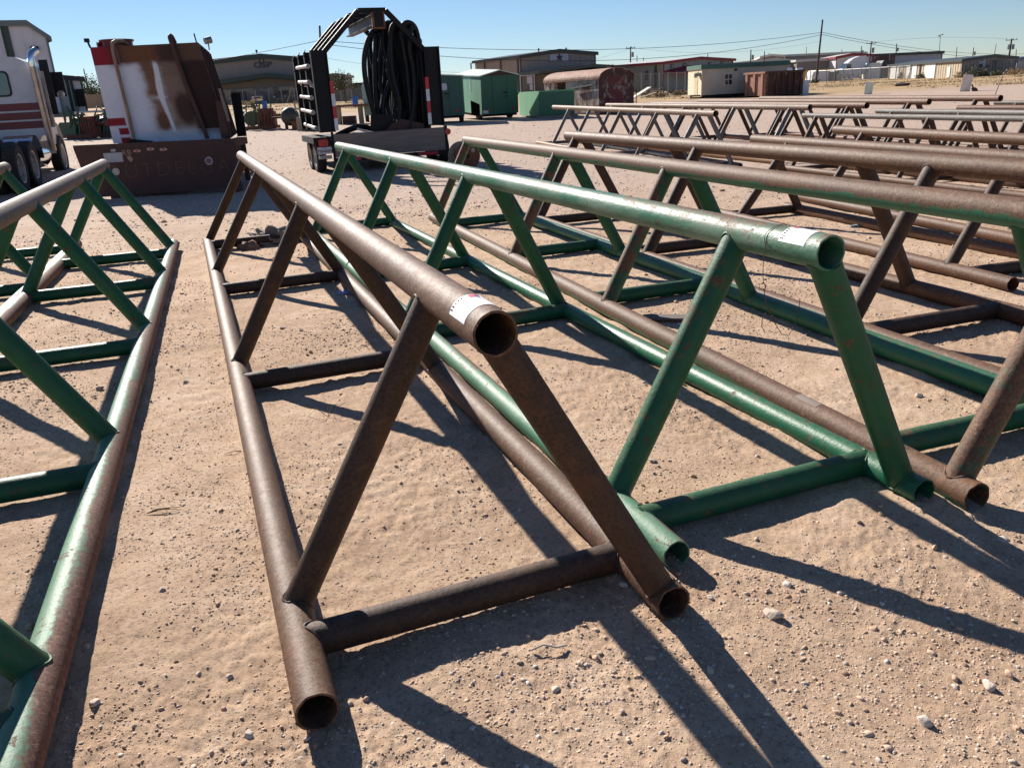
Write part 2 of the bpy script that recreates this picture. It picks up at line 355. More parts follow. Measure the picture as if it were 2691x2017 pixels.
for a in [(243, 1835, .024, 'pale knobbly rock beside the green rack base pipe at lower left', 1),
          (2030, 1622, .040, 'large pale chalky rock lit by sun right of the open brown pipe end', 2),
          (428, 1548, .016, 'small pale stone casting a shadow between green and brown base pipes', 3),
          (487, 998, .022, 'round grey stone midway between the green rack and the brown rack', 4),
          (653, 1924, .020, 'whitish stone left of the nearest brown pipe mouth', 5),
          (2430, 1900, .026, 'pale rock with a long shadow near bottom right of the dirt', 6),
          (1640, 1545, .026, 'white crumbly clod under the end of the brown base pipe', 7),
          (262, 1018, .030, 'flat pale stone inside the left green rack below its second cross pipe', 8),
          (2415, 1035, .024, 'pale stone in the sun beyond the tagged green rack', 9),
          (2600, 1810, .024, 'pale stone at the lower right corner of the yard', 10),
          (603, 1770, .014, 'small dark stone near the lower middle left of the sand strip', 11),
          (1715, 1212, .022, 'pale stone at the foot of the green leg with a dark shadow', 12)]: rock(*a)

# ------------------------------------------------------------------ pipe racks
GREEN = (.014, .135, .064)
PM = dict(
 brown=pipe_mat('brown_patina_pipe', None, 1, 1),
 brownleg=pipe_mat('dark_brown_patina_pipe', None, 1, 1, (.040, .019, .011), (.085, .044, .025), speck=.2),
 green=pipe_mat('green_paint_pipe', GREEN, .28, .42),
 greenold=pipe_mat('green_paint_worn_pipe', (.028, .155, .082), .3, .50, pale=(.24, .31, .23)),
 greenpale=pipe_mat('faded_green_pipe', (.05, .20, .115), .12, .38, (.10, .04, .028), (.24, .125, .09), prough=.44, pale=(.17, .29, .20), side=.6),
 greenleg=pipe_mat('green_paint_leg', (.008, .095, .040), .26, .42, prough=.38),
 brownonGreen=pipe_mat('rust_over_green_pipe', (.03, .15, .08), .25, 1.35),
 pale=pipe_mat('pale_weathered_pipe', None, 1, 1, (.14, .09, .062), (.32, .24, .175)),
 greyleg=pipe_mat('grey_blue_leg', (.10, .125, .15), .3, .75),
 rustleg=pipe_mat('rusting_green_leg', (.012, .11, .05), .42, .78, (.09, .045, .026), (.20, .105, .06)),
 lightbrown=pipe_mat('light_brown_pipe', None, 1, 1, (.11, .072, .052), (.27, .20, .155)),
 orange=pipe_mat('orange_rust_pipe', None, 1, 1, (.24, .12, .055), (.42, .25, .14)),
 grey=pipe_mat('grey_scale_pipe', None, 1, 1, (.11, .10, .09), (.27, .25, .23)),
 redbrown=pipe_mat('red_brown_pipe', None, 1, 1, (.10, .042, .026), (.26, .14, .09)))
def hollow(name, y0, y1, r, mat, parent, x=0, z=0, n=40, bend=0., seed=0, smooth=True):
    rs = np.random.RandomState(seed); ny = max(2, int((y1-y0)/.12)) if n > 24 else 10
    ys = np.linspace(y0, y1, ny); ph = rs.rand(6)*6.28
    def cx(y): return x+bend*math.sin(.55*y+ph[0])+.35*bend*math.sin(1.7*y+ph[1])
    def cz(y): return z+.6*bend*math.sin(.5*y+ph[2])
    a = np.arange(n)*2*math.pi/n; V = []; F = []; ri = r*.89
    def ring(y, rr, jit=0):
        k = len(V); wob = jit*(np.sin(a*5+ph[3])+np.sin(a*9+ph[4]))
        for j in range(n): V.append((cx(y)+rr*math.cos(a[j]), y+wob[j] if jit else y, cz(y)+rr*math.sin(a[j])))
        return k
    def join(p, q):
        for j in range(n): k = (j+1) % n; F.append((p+j, p+k, q+k, q+j))
    rings = [ring(y, r, .0012 if i in (0, len(ys)-1) else 0) for i, y in enumerate(ys)]
    for p, q in zip(rings, rings[1:]): join(p, q)
    for yend, s in ((y0, 1), (y1, -1)):
        e = [ring(yend, r, .0012), ring(yend+s*.001-s*.001, ri, .0012), ring(yend+s*.02, ri), ring(yend+s*.7, ri), ring(yend+s*.72, .001)]
        for p, q in zip(e, e[1:]): join(p, q) if s < 0 else join(q, p)
    mb = MB(); mb.v = V; mb.f = [f[::-1] for f in F]; mb.mi = [0]*len(F)
    return mb.build(name, mat, parent, True, 50, fix=False)
def strut(name, A, B, r, mat, parent, ca=None, cb=None, n=28, weld=True, seed=0):
    """pipe from point A on axis of main pipe ca=(x,z,R) to B on cb; both ends coped to the main pipes (which run along y)"""
    A = np.array(A, float); B = np.array(B, float); d = B-A; L = np.linalg.norm(d); d /= L
    u = np.cross(d, [0, 1., 0]); u /= np.linalg.norm(u); w = np.cross(d, u); rs = np.random.RandomState(seed)
    def cut(p, c, R_, sgn):
        dx, dz = d[0], d[2]; px, pz = p[0]-c[0], p[2]-c[1]; a = dx*dx+dz*dz; b_ = 2*(px*dx+pz*dz); cc = px*px+pz*pz-R_*R_
        D = max(b_*b_-4*a*cc, 0); return (-b_+sgn*math.sqrt(D))/(2*a)
    V = []; F = []; ends = ([], [])
    for i in range(n):
        an = 2*math.pi*i/n; o = r*(math.cos(an)*u+math.sin(an)*w); pA = A+o; pB = B+o
        ta = cut(pA, ca[:2], ca[2]-.004, 1) if ca else 0; tb = cut(pB, cb[:2], cb[2]-.004, -1) if cb else 0
        ea = pA+d*ta; eb = pB+d*tb; ends[0].append(ea); ends[1].append(eb)
    m = 6
    for k in range(m+1):
        for i in range(n): V.append(ends[0][i]+(ends[1][i]-ends[0][i])*k/m)
    for k in range(m):
        for i in range(n): j = (i+1) % n; F.append((k*n+i, k*n+j, (k+1)*n+j, (k+1)*n+i))
    mb = MB(); mb.add(V, F)
    if weld:
        for e, s in ((ends[0], 1), (ends[1], -1)):
            P = [p+d*s*.005+(p-sum(e)/n)*.03+rs.randn(3)*.0008 for p in e]
            P = P+[P[0]]; mb.tube(P, [.0042+.0014*rs.rand() for _ in P], 6, False)
    return mb.build(name, mat, parent, True, 60)
def rack(label, x, y, th, w, ht, sL, sR, sC, L, R_, T, mats, rb=.06, rt=.06, rl=.051, hi=True, group='pipe racks of the near row', seed=0, n=None, crossr=None, mL=None):
    """x,y: ground point under near end of left base pipe; th heading; L,R_,T = (near, far) extents along the rack"""
    Lm = (L[0]+L[1])/2; d = np.array([math.sin(th), math.cos(th)])
    gz0 = G(x+d[0]*L[0], y+d[1]*L[0]); gz1 = G(x+d[0]*L[1], y+d[1]*L[1]); tilt = math.atan2(gz1-gz0, L[1]-L[0])
    t_ = thing('pipe_rack', label, 'pipe rack', (x, y, gz0-L[0]*math.tan(tilt)-.008), -th, group, tilt)
    n = n or (44 if hi else 14); k = 28 if hi else 10; b = .006 if hi else .004
    hollow('base_pipe', L[0], L[1], rb, mats[1], t_, 0, rb, n, 0 if hi else b, seed+1)
    hollow('base_pipe', R_[0], R_[1], rb, mats[2], t_, w, rb, n, 0 if hi else b, seed+2)
    zt = rb+ht
    hollow('top_pipe', T[0], T[1], rt, mats[0], t_, w/2, zt, n, 0, seed+3)
    for i, s in enumerate(sL):
        s2 = s if np.isscalar(s) else s[1]; s1 = s if np.isscalar(s) else s[0]
        strut('leg', (w/2, s1, zt), (0, s2, rb), rl, mL or mats[3], t_, (w/2, zt, rt), (0, rb, rb), k, hi, seed+i)
    for i, s in enumerate(sR):
        s2 = s if np.isscalar(s) else s[1]; s1 = s if np.isscalar(s) else s[0]
        strut('leg', (w/2, s1, zt), (w, s2, rb), rl, mats[3], t_, (w/2, zt, rt), (w, rb, rb), k, hi, seed+10+i)
    for i, s in enumerate(sC):
        cr = crossr or rl
        strut('cross_member', (0, s, rb+.002), (w, s+.01, rb+.002), cr, mats[4], t_, (0, rb, rb), (w, rb, rb), k, hi, seed+20+i)
    return t_
m = PM
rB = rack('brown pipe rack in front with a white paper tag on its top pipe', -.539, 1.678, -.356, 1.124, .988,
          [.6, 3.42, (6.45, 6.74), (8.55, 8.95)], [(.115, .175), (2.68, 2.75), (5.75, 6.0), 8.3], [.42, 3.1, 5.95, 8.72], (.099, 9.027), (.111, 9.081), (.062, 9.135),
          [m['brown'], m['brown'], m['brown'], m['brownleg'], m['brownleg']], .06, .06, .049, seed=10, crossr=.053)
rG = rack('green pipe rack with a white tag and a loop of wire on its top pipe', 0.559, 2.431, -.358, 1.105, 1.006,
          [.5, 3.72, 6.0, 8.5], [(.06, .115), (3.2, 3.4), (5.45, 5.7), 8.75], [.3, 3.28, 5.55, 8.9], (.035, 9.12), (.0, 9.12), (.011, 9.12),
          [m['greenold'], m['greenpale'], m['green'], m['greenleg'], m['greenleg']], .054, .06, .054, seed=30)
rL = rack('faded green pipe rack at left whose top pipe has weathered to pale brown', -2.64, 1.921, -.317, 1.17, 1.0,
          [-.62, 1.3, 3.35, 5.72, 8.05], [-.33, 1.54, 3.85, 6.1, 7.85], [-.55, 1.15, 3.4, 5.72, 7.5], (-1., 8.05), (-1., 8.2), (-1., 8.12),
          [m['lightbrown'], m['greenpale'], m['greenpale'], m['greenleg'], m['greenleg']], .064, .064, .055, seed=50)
rH = rack('rack with green legs and a rust brown top pipe behind the tagged green rack', 1.752, 2.745, -.309, 1.045, .979,
          [.1, 3.33, 5.52, 8.75], [.42, 3.0, 5.2, 8.25], [.5, 3.58, 5.73, 8.2], (-.01, 8.93), (-.01, 8.9), (-.01, 8.85),
          [m['brownonGreen'], m['brownonGreen'], m['green'], m['greenleg'], m['greenleg']], .062, .062, .055, seed=70, mL=m['rustleg'])
rI = rack('plain brown pipe rack third from the front with thick brown legs', 3.21, 2.03, -.314, 1.12, .99,
          [.4, 3.2, 6.0, 8.9], [.7, 3.85, 6.5, 8.7], [.5, 3.05, 6.3, 8.75], (0, 9.1), (0, 9.1), (0, 9.2),
          [m['brown'], m['brown'], m['brown'], m['brownleg'], m['brownleg']], .06, .064, .055, seed=90)
rJ = rack('short low brown pipe rack with an open base pipe end at the right', 3.83, 5.95, -.247, .95, .86,
          [.65, (3.75, 4.0)], [.35, 4.2], [.45, 4.25], (0, 4.5), (0, 4.5), (-.1, 4.55), [m['brown'], m['brown'], m['brown'], m['brownleg'], m['brownleg']], .056, .06, .05, seed=110)
rK = rack('short low brown pipe rack standing behind the other short brown rack', 5.03, 6.9, -.2, .95, .86,
          [.65, (3.9, 4.0)], [.5, 4.1], [.45, 4.2], (0, 4.5), (0, 4.5), (-.1, 4.55), [m['brown'], m['brown'], m['brown'], m['brownleg'], m['brownleg']], .056, .06, .05, seed=130)
rL0 = rack('green rack at the left edge showing only its right legs and base pipe', -3.98, 2.1, -.317, 1.17, 1.0,
          [1.6, 3.4, 5.9, 8.3], [1.2, 3.6, 6.0, 8.25], [.9, 3.3, 5.6, 8.1], (-.8, 8.5), (-.8, 8.5), (-.8, 8.5),
          [m['pale'], m['greenpale'], m['greenpale'], m['greenleg'], m['greenleg']], .064, .064, .055, seed=150)
def far_rack(label, far, near, zt, mats, sL, sR, sC, w=1.12, seed=0, rb=.055, grp='pipe racks of the back rows', off=0, rt=None, rl=.046):
    A = np.array(far); B = np.array(near); D = A-B; ln = np.hypot(*D); th = math.atan2(D[0], D[1]); n_ = np.array([math.cos(th), -math.sin(th)])
    o = B-n_*w/2; rack(label, o[0], o[1], th, w, zt-rb, sL, sR, sC, (0, ln), (0, ln), (0, ln), mats, rb, rt or rb+.006, rl, False, grp, seed)
gm = [m['pale'], m['orange'], m['greyleg'], m['greyleg'], m['greyleg']]
far_rack('back row rack with whitish top pipe and grey legs, its near end open', (1.71, 25.9), (4.12, 16.05), 1.05, gm, [.7, 2.6, 4.7, 6.9, 8.6], [.3, 2.3, 4.4, 6.6, 9.0], [.5, 4.5, 9.6], seed=200)
far_rack('second back row rack from the left, pale brown top pipe on blue grey legs', (3.29, 25.61), (6.13, 16.66), 1.05, [m['pale'], m['orange'], m['brown'], m['greyleg'], m['greyleg']], [.6, 2.6, 4.8, 7., 9.], [.3, 2.2, 4.6, 6.8, 8.8], [.5, 4.5, 8.9], seed=220)
far_rack('back row rack with a reddish brown top pipe third from the left', (4.56, 25.), (7.01, 16.11), 1.05, [m['redbrown'], m['brown'], m['redbrown'], m['brownleg'], m['brownleg']], [.5, 2.6, 4.8, 7., 8.8], [.3, 2.4, 4.6, 6.8, 8.6], [.5, 4.5, 8.7], seed=240)
far_rack('back row rack with ribbed red brown top pipe fourth from the left', (5.97, 25.2), (8.29, 16.3), 1.05, [m['redbrown'], m['brown'], m['redbrown'], m['brownleg'], m['brownleg']], [.5, 2.6, 4.8, 7., 8.8], [.3, 2.4, 4.6, 6.8, 8.6], [.5, 4.5, 8.7], seed=260)
far_rack('back row rack farthest right with a rust brown top pipe', (7.75, 25.08), (9.51, 16.04), 1.05, [m['redbrown'], m['brown'], m['redbrown'], m['brownleg'], m['brownleg']], [.6, 2.6, 4.8, 7., 8.8], [.4, 2.4, 4.6, 6.8, 8.6], [.5, 4.5, 8.7], seed=280)
far_rack('middle row rack with a slim shiny grey top pipe', (5.65, 15.66), (7.45, 9.2), .95, [m['grey'], m['brown'], m['brown'], m['brownleg'], m['brownleg']], [.4, 1.9, 3.6, 6.3], [.4, 1.9, 3.6, 6.2], [.4, 3.5, 6.2], seed=300, w=.95, rt=.042, rl=.04)
far_rack('middle row rack with a scaly grey brown top pipe behind the slim one', (7.09, 15.83), (8.35, 9.6), .95, [m['grey'], m['brown'], m['brown'], m['brownleg'], m['redbrown']], [.5, 2.3, 4.2, 5.9], [.4, 2.2, 4.1, 5.8], [.4, 3., 5.9], seed=320, w=.95, rt=.045, rl=.04)
far_rack('middle row rack with a light rusty top pipe running off the right edge', (8.3, 15.25), (10.0, 9.4), .95, [m['redbrown'], m['brown'], m['brown'], m['brownleg'], m['redbrown']], [.5, 2.5, 4.5, 5.7], [.4, 2.4, 4.4, 5.6], [.4, 5.5], seed=340, w=.95, rt=.05, rl=.04)
far_rack('middle row rack with a bright grey top pipe at the far right edge', (9.75, 16.6), (11.4, 10.4), .95, [m['grey'], m['brown'], m['brown'], m['brownleg'], m['redbrown']], [.5, 2.5, 4.5, 5.9], [.4, 2.4, 4.4, 5.8], [.4, 5.7], seed=360, w=.95, rt=.042, rl=.04)

# paper tags wrapped on the top pipes (sub-parts of the pipes)
m_paper = plain('white_paper', (.86, .87, .9), .55); m_ink = plain('black_ink', (.03, .03, .04), .6); m_red = plain('red_print', (.8, .12, .16), .5); m_navy = plain('blue_print', (.12, .08, .35), .5); m_pink = plain('pink_print', (.85, .55, .58), .5)
def wrap(mb, rad, y0, y1, a0, a1, x, z, nu=24, nv=4): return mb.grid(lambda u, v: (x+rad*math.sin(a0+(a1-a0)*u), y0+(y1-y0)*v, z+rad*math.cos(a0+(a1-a0)*u)), nu, nv)
def paper_tag(rk, w, zt, rt, y0, ln, a0, a1, digits, seed):
    top = [c for c in rk.children if c.name.startswith('top_pipe')][0]
    mb = MB(); wrap(mb, rt+.0012, y0, y0+ln, a0, a1, w/2, zt); p = mb.build('paper_tag', m_paper, top, True)
    mid = (a0+a1)/2; yy = y0+ln
    mb = MB(); wrap(mb, rt+.0018, yy-.034, yy-.006, mid-.02, mid+.44, w/2, zt, 10, 2); mb.cur = 0
    mb.build('printed_logo', m_red, top, True)
    mb = MB(); wrap(mb, rt+.0023, yy-.034, yy-.016, mid+.24, mid+.42, w/2, zt, 6, 2); mb.build('printed_mark', m_navy, top, True)
    mb = MB()
    for q, (ya, aa, ab) in enumerate(((.046, .1, .5), (.054, .12, .62), (.062, .2, .46))): wrap(mb, rt+.0018, yy-ya-.0022, yy-ya, mid+aa, mid+ab, w/2, zt, 8, 1)
    mb.build('printed_line', m_pink, top)
    # handwritten number round the pipe near the far edge of the tag
    S = {'3': [(0, 1), (.6, .9), (.25, .55), (.65, .3), (0, 0)], '2': [(0, .8), (.4, 1), (.6, .7), (0, 0), (.65, .05)], '4': [(.1, 1), (.05, .5), (.65, .5), (.5, .9), (.5, 0)],
         '8': [(.5, .9), (.1, .8), (.55, .25), (.3, 0), (.05, .25), (.5, .9)], '0': [(.3, 1), (.02, .5), (.3, 0), (.6, .5), (.3, 1)]}
    mb = MB(); ht = .0125
    for i, ch in enumerate(digits):
        pts = []
        for (u, v) in S[ch]:
            a = a0+.16+(i+u*.72)*.010/rt; pts.append((w/2+(rt+.0022)*math.sin(a), yy-.006-ht+v*ht, zt+(rt+.0022)*math.cos(a)))
        mb.tube(pts, .00095, 4)
    mb.build('handwriting', m_ink, top)
paper_tag(rB, 1.124, .06+.988, .06, .062+.07, .125, -1.3, 1.1, '32480', 1)
paper_tag(rG, 1.105, .054+1.006, .06, .011+.065, .13, -1.25, 1.1, '32480', 2)
# weathered strip of tape on base pipe of the rust-over-green rack
mb = MB(); wrap(mb, .0632, .9, 1.06, -.5, .25, 0, .062, 10, 4); mb.build('tape_strip', plain('grey_tape', (.24, .19, .16), .8), [c for c in rH.children if c.name.startswith('base_pipe')][0], True)
# wire looped over the green top pipe
mb = MB(); xx, zt = 1.105/2, .054+1.006; y_ = .011+.25; pts = []
for i in range(26):
    a = -.35*math.pi+i/25*1.75*math.pi*.82; pts.append((xx+.0635*math.sin(a-.6), y_+.012*math.sin(i*.5)+.03*(i/25), zt+.0635*math.cos(a-.6)))
mb.tube(pts, .0014, 5)
def sway(p, pts): return [(p[0]+a, p[1]+b_, p[2]+c_) for a, b_, c_ in pts]
p0 = (xx-.064, y_, zt-.01)
mb.tube(sway(p0, [(0, 0, .02), (-.004, .004, -.05), (-.006, 0, -.10), (.0, .003, -.125), (.008, 0, -.145), (.0, -.002, -.155)]), .0014, 5)
mb.tube(sway(p0, [(.0, 0, -.13), (-.012, .01, -.135), (-.014, .004, -.15), (.006, -.004, -.158), (.01, .0, -.14), (-.002, .004, -.128)]), .0014, 5)
mb.tube(sway(p0, [(0, 0, -.15), (.012, -.01, -.21), (.035, -.02, -.27), (.07, -.03, -.325), (.10, -.03, -.335), (.125, -.03, -.30), (.14, -.03, -.24), (.142, -.03, -.2)]), .0014, 5)
mb.tube(sway(p0, [(.002, 0, -.15), (.006, -.01, -.2), (.022, -.02, -.25), (.045, -.02, -.275), (.062, -.02, -.27), (.07, -.02, -.255)]), .0013, 5)
mb.tube(sway(p0, [(.0, -.02, -.235), (-.014, -.02, -.25), (-.014, -.02, -.285), (.0, -.02, -.31)]), .0013, 5)
wire = mb.build('tie_wire', plain('rusty_wire', (.06, .035, .03), .6), None, True); wire.matrix_world = rG.matrix_basis
tag(wire, 'thin rusty wire looped round the green top pipe and dangling in a tangle', 'wire')
# ================================================================== yard objects
tyre_m = worn('tyre_rubber', (.028, .028, .03), (.018, .018, .018), 6, .8, bmp=.3, bs=30, spec=.3, dust=.25)
rim_m = worn('wheel_steel', (.62, .60, .58), (.35, .32, .30), 5, .45, .1, bmp=.1)
black_m = worn('black_steel', (.009, .009, .010), (.005, .005, .006), 5, .55, 0, rust=(.10, .045, .025), ramt=.33, rs=5, bmp=.1, spec=.25)
rustd_m = worn('dark_rust_steel', (.085, .035, .026), (.045, .02, .017), 3, .75, 0, bmp=.3, bs=30)
rusto_m = worn('orange_rust_steel', (.24, .09, .04), (.11, .045, .028), 5, .85, 0, bmp=.4, bs=30)
white_m = worn('white_paint', (.62, .63, .66), (.48, .48, .50), 2, .35, 0, rust=(.2, .1, .06), ramt=.27, rs=2.5, bmp=.03)
red_m = worn('deep_red_paint', (.17, .010, .018), (.12, .009, .015), 2, .4, bmp=.03)
chrome_m = plain('chrome', (.75, .75, .77), .12, 1.)
steel_m = worn('dull_steel', (.36, .34, .32), (.2, .18, .17), 6, .4, .6, bmp=.1)
glass_m = plain('dark_glass', (.02, .035, .04), .06, 0, .8)
tealglass_m = plain('tinted_glass', (.06, .14, .15), .08, 0, .8)
rubber_m = worn('hose_rubber', (.011, .012, .013), (.006, .006, .007), 8, .55, bmp=.2, bs=60, dust=.15, spec=.3)
lens_m = plain('red_lens', (.5, .01, .015), .2)
amber_m = plain('amber_lens', (.6, .2, .02), .25)
tapew_m = plain('white_reflector', (.72, .73, .75), .4); taper_m = plain('red_reflector', (.55, .02, .03), .4)
wood_m = worn('weathered_board', (.27, .215, .18), (.15, .115, .09), 2, .8, stretch=(.6, 6, 6), bmp=.3, bs=12)
dust_m = worn('dusty_timber', (.38, .30, .22), (.22, .17, .12), 3, .85, stretch=(6, 6, .6), bmp=.3)

def wheel(parent, x, y, z, r, w, rimmat=None, side=1, n=32, dual=False):
    """wheel with axle along x; side +1 = outer face towards +x"""
    mb = MB(); rr = r; prof = [(r*.60, -w*.42), (r*.72, -w*.5), (r*.93, -w*.47), (r*.985, -w*.36), (r, -w*.2), (r, w*.2), (r*.985, w*.36), (r*.93, w*.47), (r*.72, w*.5), (r*.60, w*.42)]
    mb.lathe(prof, (x, y, z), 'x', n, True)
    for k in range(n):                                             # tread lugs
        a = 2*math.pi*k/n
        for q in (-.33, -.11, .11, .33):
            Mx = Matrix.Translation((x+q*w, y, z)) @ Matrix.Rotation(a+(.05 if q > 0 else 0), 4, 'X'); mb.box(-w*.085, w*.085, -r*.065, r*.065, r*.97, r*1.02, Mx)
    t_ = mb.build('tyre', tyre_m, parent, True, 35)
    mb = MB(); s = side
    mb.lathe([(.02, s*w*.05), (r*.2, s*w*.06), (r*.22, s*w*.2), (r*.34, s*w*.16), (r*.40, -s*w*.05), (r*.53, -s*w*.1), (r*.56, s*w*.40), (r*.605, s*w*.44), (r*.605, -s*w*.42), (r*.5, -s*w*.4), (.02, -s*w*.3)], (x, y, z), 'x', n)
    for k in range(8):
        a = k*math.pi/4; mb.cyl((x+s*w*.1, y+r*.3*math.cos(a), z+r*.3*math.sin(a)), (x+s*w*.26, y+r*.3*math.cos(a), z+r*.3*math.sin(a)), r*.035, n=6)
    mb.build('rim', rimmat or rim_m, parent, True, 35)

# ------------------------------------------------------------------ rusty tank truck body with dark rear plate
TZ = G(-6.85, 16.9)
tk = thing('tank_truck_body', 'boxy white tank with rust stains and red bands over a dark rear plate', 'tank truck', (-8.4, 16.75, TZ), R(5))
mb = MB()                                                           # bent rear plate
mb.prism([(0, 1.06), (3.12, 1.02), (3.1, .06), (.13, .04), (.06, .62), (0, .98)], 0, .02)
mb.prism([(0, 1.06), (3.12, 1.02), (3.12, .98), (0, 1.02)], .02, .10)
mb.build('rear_plate', rustd_m, tk)
mb = MB()
mb.box(.1, 2.9, .12, 1.9, .62, .84); mb.box(.35, .6, .1, 4.6, .3, .62); mb.box(2.0, 2.25, .1, 4.6, .3, .62)
mb.box(.5, .7, .02, .25, -.02, .2); mb.box(2.85, 3.05, .02, .3, -.02, .2); mb.box(.1, 2.2, 3.6, 3.9, .0, .5)
mb.box(2.9, 3.1, .1, 1.3, .86, 1.0); mb.box(2.95, 3.05, 1.2, 1.3, .1, .86)
mb.build('chassis', rustd_m, tk)
# stained face: colour attribute painted in face coordinates (rust stains with their own shapes)
def paint_face(nx=150, nz=120):
    s, t_ = np.meshgrid(np.linspace(0, 1, nx), np.linspace(0, 1, nz))
    n1 = pnoise(s*9, t_*22)*.5+pnoise(s*25, t_*50)*.3; n2 = pnoise(s*4+9, t_*4)
    C = np.zeros((nz, nx, 3)); C[:] = (.60, .63, .72); C *= (1+.06*n2)[..., None]
    def mix(c, a): a = np.clip(a, 0, 1)[..., None]; C[:] = C*(1-a)+np.array(c)*a
    n0 = pnoise(s*3.1+5, t_*6.3+2)
    def box(s0, s1, t0, t1, e=.02, j=.03):
        e *= 1.8 if j else 1; ss = s+j*n1+j*.8*n0; tt = t_+j*n1+j*n0
        return np.clip(np.minimum(np.minimum(ss-s0, s1-ss), np.minimum(tt-t0, t1-tt))/e+.5, 0, 1)
    def ell(cs, ct, rs_, rt, e=.35): return np.clip((1-np.hypot((s-cs)/rs_, (t_-ct)/rt)+.12*n1)/e, 0, 1)
    mix((.26, .2, .13), box(.40, .83, .12, .95, .06, .05)*.55)
    mix((.15, .06, .02), box(.41, .535, .15, .52, .03)*.9); mix((.17, .085, .035), box(.425, .54, .55, .86, .03)*.85)
    mix((.15, .08, .04), box(.56, .80, .15, .86, .04)*.8); mix((.055, .03, .026), ell(.70, .66, .10, .20))
    mix((.12, .05, .025), ell(.48, .78, .06, .12)*.8)
    for k in range(5): mix((.07, .035, .02), box(.42, .78, .165+.035*k, .175+.035*k, .012, .05)*.5)
    # clean slit between the stains
    mid = .535+.012*np.sin(t_*9); wd_ = .010+.016*np.clip(1-abs(t_-.42)/.35, 0, 1)+.004
    mix((.62, .64, .70), np.clip((wd_-abs(s-mid))/.01+.5, 0, 1)*(t_ > .15)*(t_ < .9)); mix((.62, .64, .68), ell(.52, .53, .06, .016, .6))
    mix((.030, .014, .012), box(.76, 1.2, -.2, .93, .025, .02)); mix((.10, .055, .035), box(.22, 1.1, -.2, .175, .02, .015))
    mix((.16, .06, .025), box(.28, .60, .02, .17, .05, .04)*.7); mix((.045, .02, .02), box(.60, .8, .0, .17, .03, .03)*.8)
    mix((.24, .012, .025), box(-.2, .225, -.2, .18, .006, 0)); mix((.09, .02, .02), box(.14, .235, -.2, .18, .04, .03)*.6)
    mix((.45, .52, .66), (t_ > .88)*(s > .3)*.4)
    mix((.24, .012, .025), box(-.2, .15, .72, .80, .006, 0)); mix((.24, .012, .025), box(.075, .16, .825, .895, .006, 0)); mix((.24, .012, .025), box(.075, .16, .925, 1.2, .006, 0))
    return C
C = paint_face(); nz_, nx_ = C.shape[:2]
FW, FZ0, FZ1 = 2.28, 1.0, 2.86
V = []; 
for j in range(nz_):
    for i in range(nx_):
        s_ = i/(nx_-1); t_ = j/(nz_-1); V.append((.49+.07*t_+(2.08+.25*t_)*s_, .62-.012*math.exp(-((s_-.54)/.015)**2)+.01*math.sin(s_*7)*math.sin(t_*5), FZ1-(FZ1-FZ0)*t_))
F = [(j*nx_+i, (j+1)*nx_+i, (j+1)*nx_+i+1, j*nx_+i+1) for j in range(nz_-1) for i in range(nx_-1)]
fm, t, b = newmat('stained_tank_face'); at = N(t, 'ShaderNodeAttribute', attribute_name='stain'); tc = N(t, 'ShaderNodeTexCoord')
nn = noise(t, tc.outputs['Object'], 14, 7, .7); t.links.new(mixc(t, ramp(t, nn, [(.45, g3(.0)), (.75, g3(.14))]), at.outputs['Color'], (.12, .07, .05)), b.inputs['Base Color']); b.inputs['Roughness'].default_value = .6; b.inputs['Specular IOR Level'].default_value = .2
fo = arrmesh('tank_face', V, F, fm, tk, True); ca = fo.data.color_attributes.new('stain', 'FLOAT_COLOR', 'POINT')
ca.data.foreach_set('color', np.concatenate([C.reshape(-1, 3), np.ones((nx_*nz_, 1))], 1).ravel().astype(np.float32))
x0, x1 = .42, 2.72
def shear(mb, sx, sy=.0):                       # tank narrows upward and runs back to the left
    out = []
    for (x, y, z) in mb.v:
        f = (2.86-z)/1.86; xl = .49+.07*f; xr = 2.57+.32*f; q = (x-x0)/(x1-x0); out.append((xl+(xr-xl)*q-sx*(y-.62), y, z))
    mb.v = out; return mb
mb = MB(); mb.box(x0, x0+.012, .635, 3.9, 1., 2.86); mb.box(x1-.012, x1, .635, 3.9, 1., 2.84); mb.box(x0, x1, .635, 3.9, 2.845, 2.862); mb.box(x0, x1, 3.88, 3.9, 1, 2.86)
for k in range(4): mb.box(x1, x1+.05, .9+k*.8, .96+k*.8, 1.02, 2.8)
shear(mb, .17).build('tank_shell', rustd_m, tk)
mb = MB(); mb.cyl((.86, 1.1, 2.84), (.86, 1.1, 2.98), .30, .30, 28); mb.cyl((.86, 1.1, 2.98), (.86, 1.1, 3.01), .33, .33, 28); mb.cyl((.6, 1., 2.93), (.52, .95, 2.93), .05, n=8); mb.build('manway', red_m, tk, True, 40)
def tubepath(pts, r, mat, name, parent, n=10):
    # smooth the corner path with Catmull-Rom
    P = [np.array(p, float) for p in pts]; Q = []
    for i in range(len(P)-1):
        a = P[max(i-1, 0)]; b_ = P[i]; c_ = P[i+1]; d_ = P[min(i+2, len(P)-1)]
        for k in range(6):
            u = k/6; Q.append(.5*((2*b_)+(-a+c_)*u+(2*a-5*b_+4*c_-d_)*u*u+(-a+3*b_-3*c_+d_)*u**3))
    Q.append(P[-1]); mb = MB(); mb.tube(Q, r, n); return mb.build(name, mat, parent, True, 50)
tan_m = worn('stained_pipe', (.30, .22, .16), (.16, .09, .05), 6, .6, stretch=(3, 3, .5))
tubepath([(x0+.68, 1., 2.9), (x0+.66, .8, 2.95), (x0+.56, .6, 2.94), (x0+.52, .54, 2.8), (x0+.545, .54, 2.2), (x0+.57, .54, 1.6), (x0+.59, .54, 1.04)], .036, tan_m, 'drain_pipe', tk)
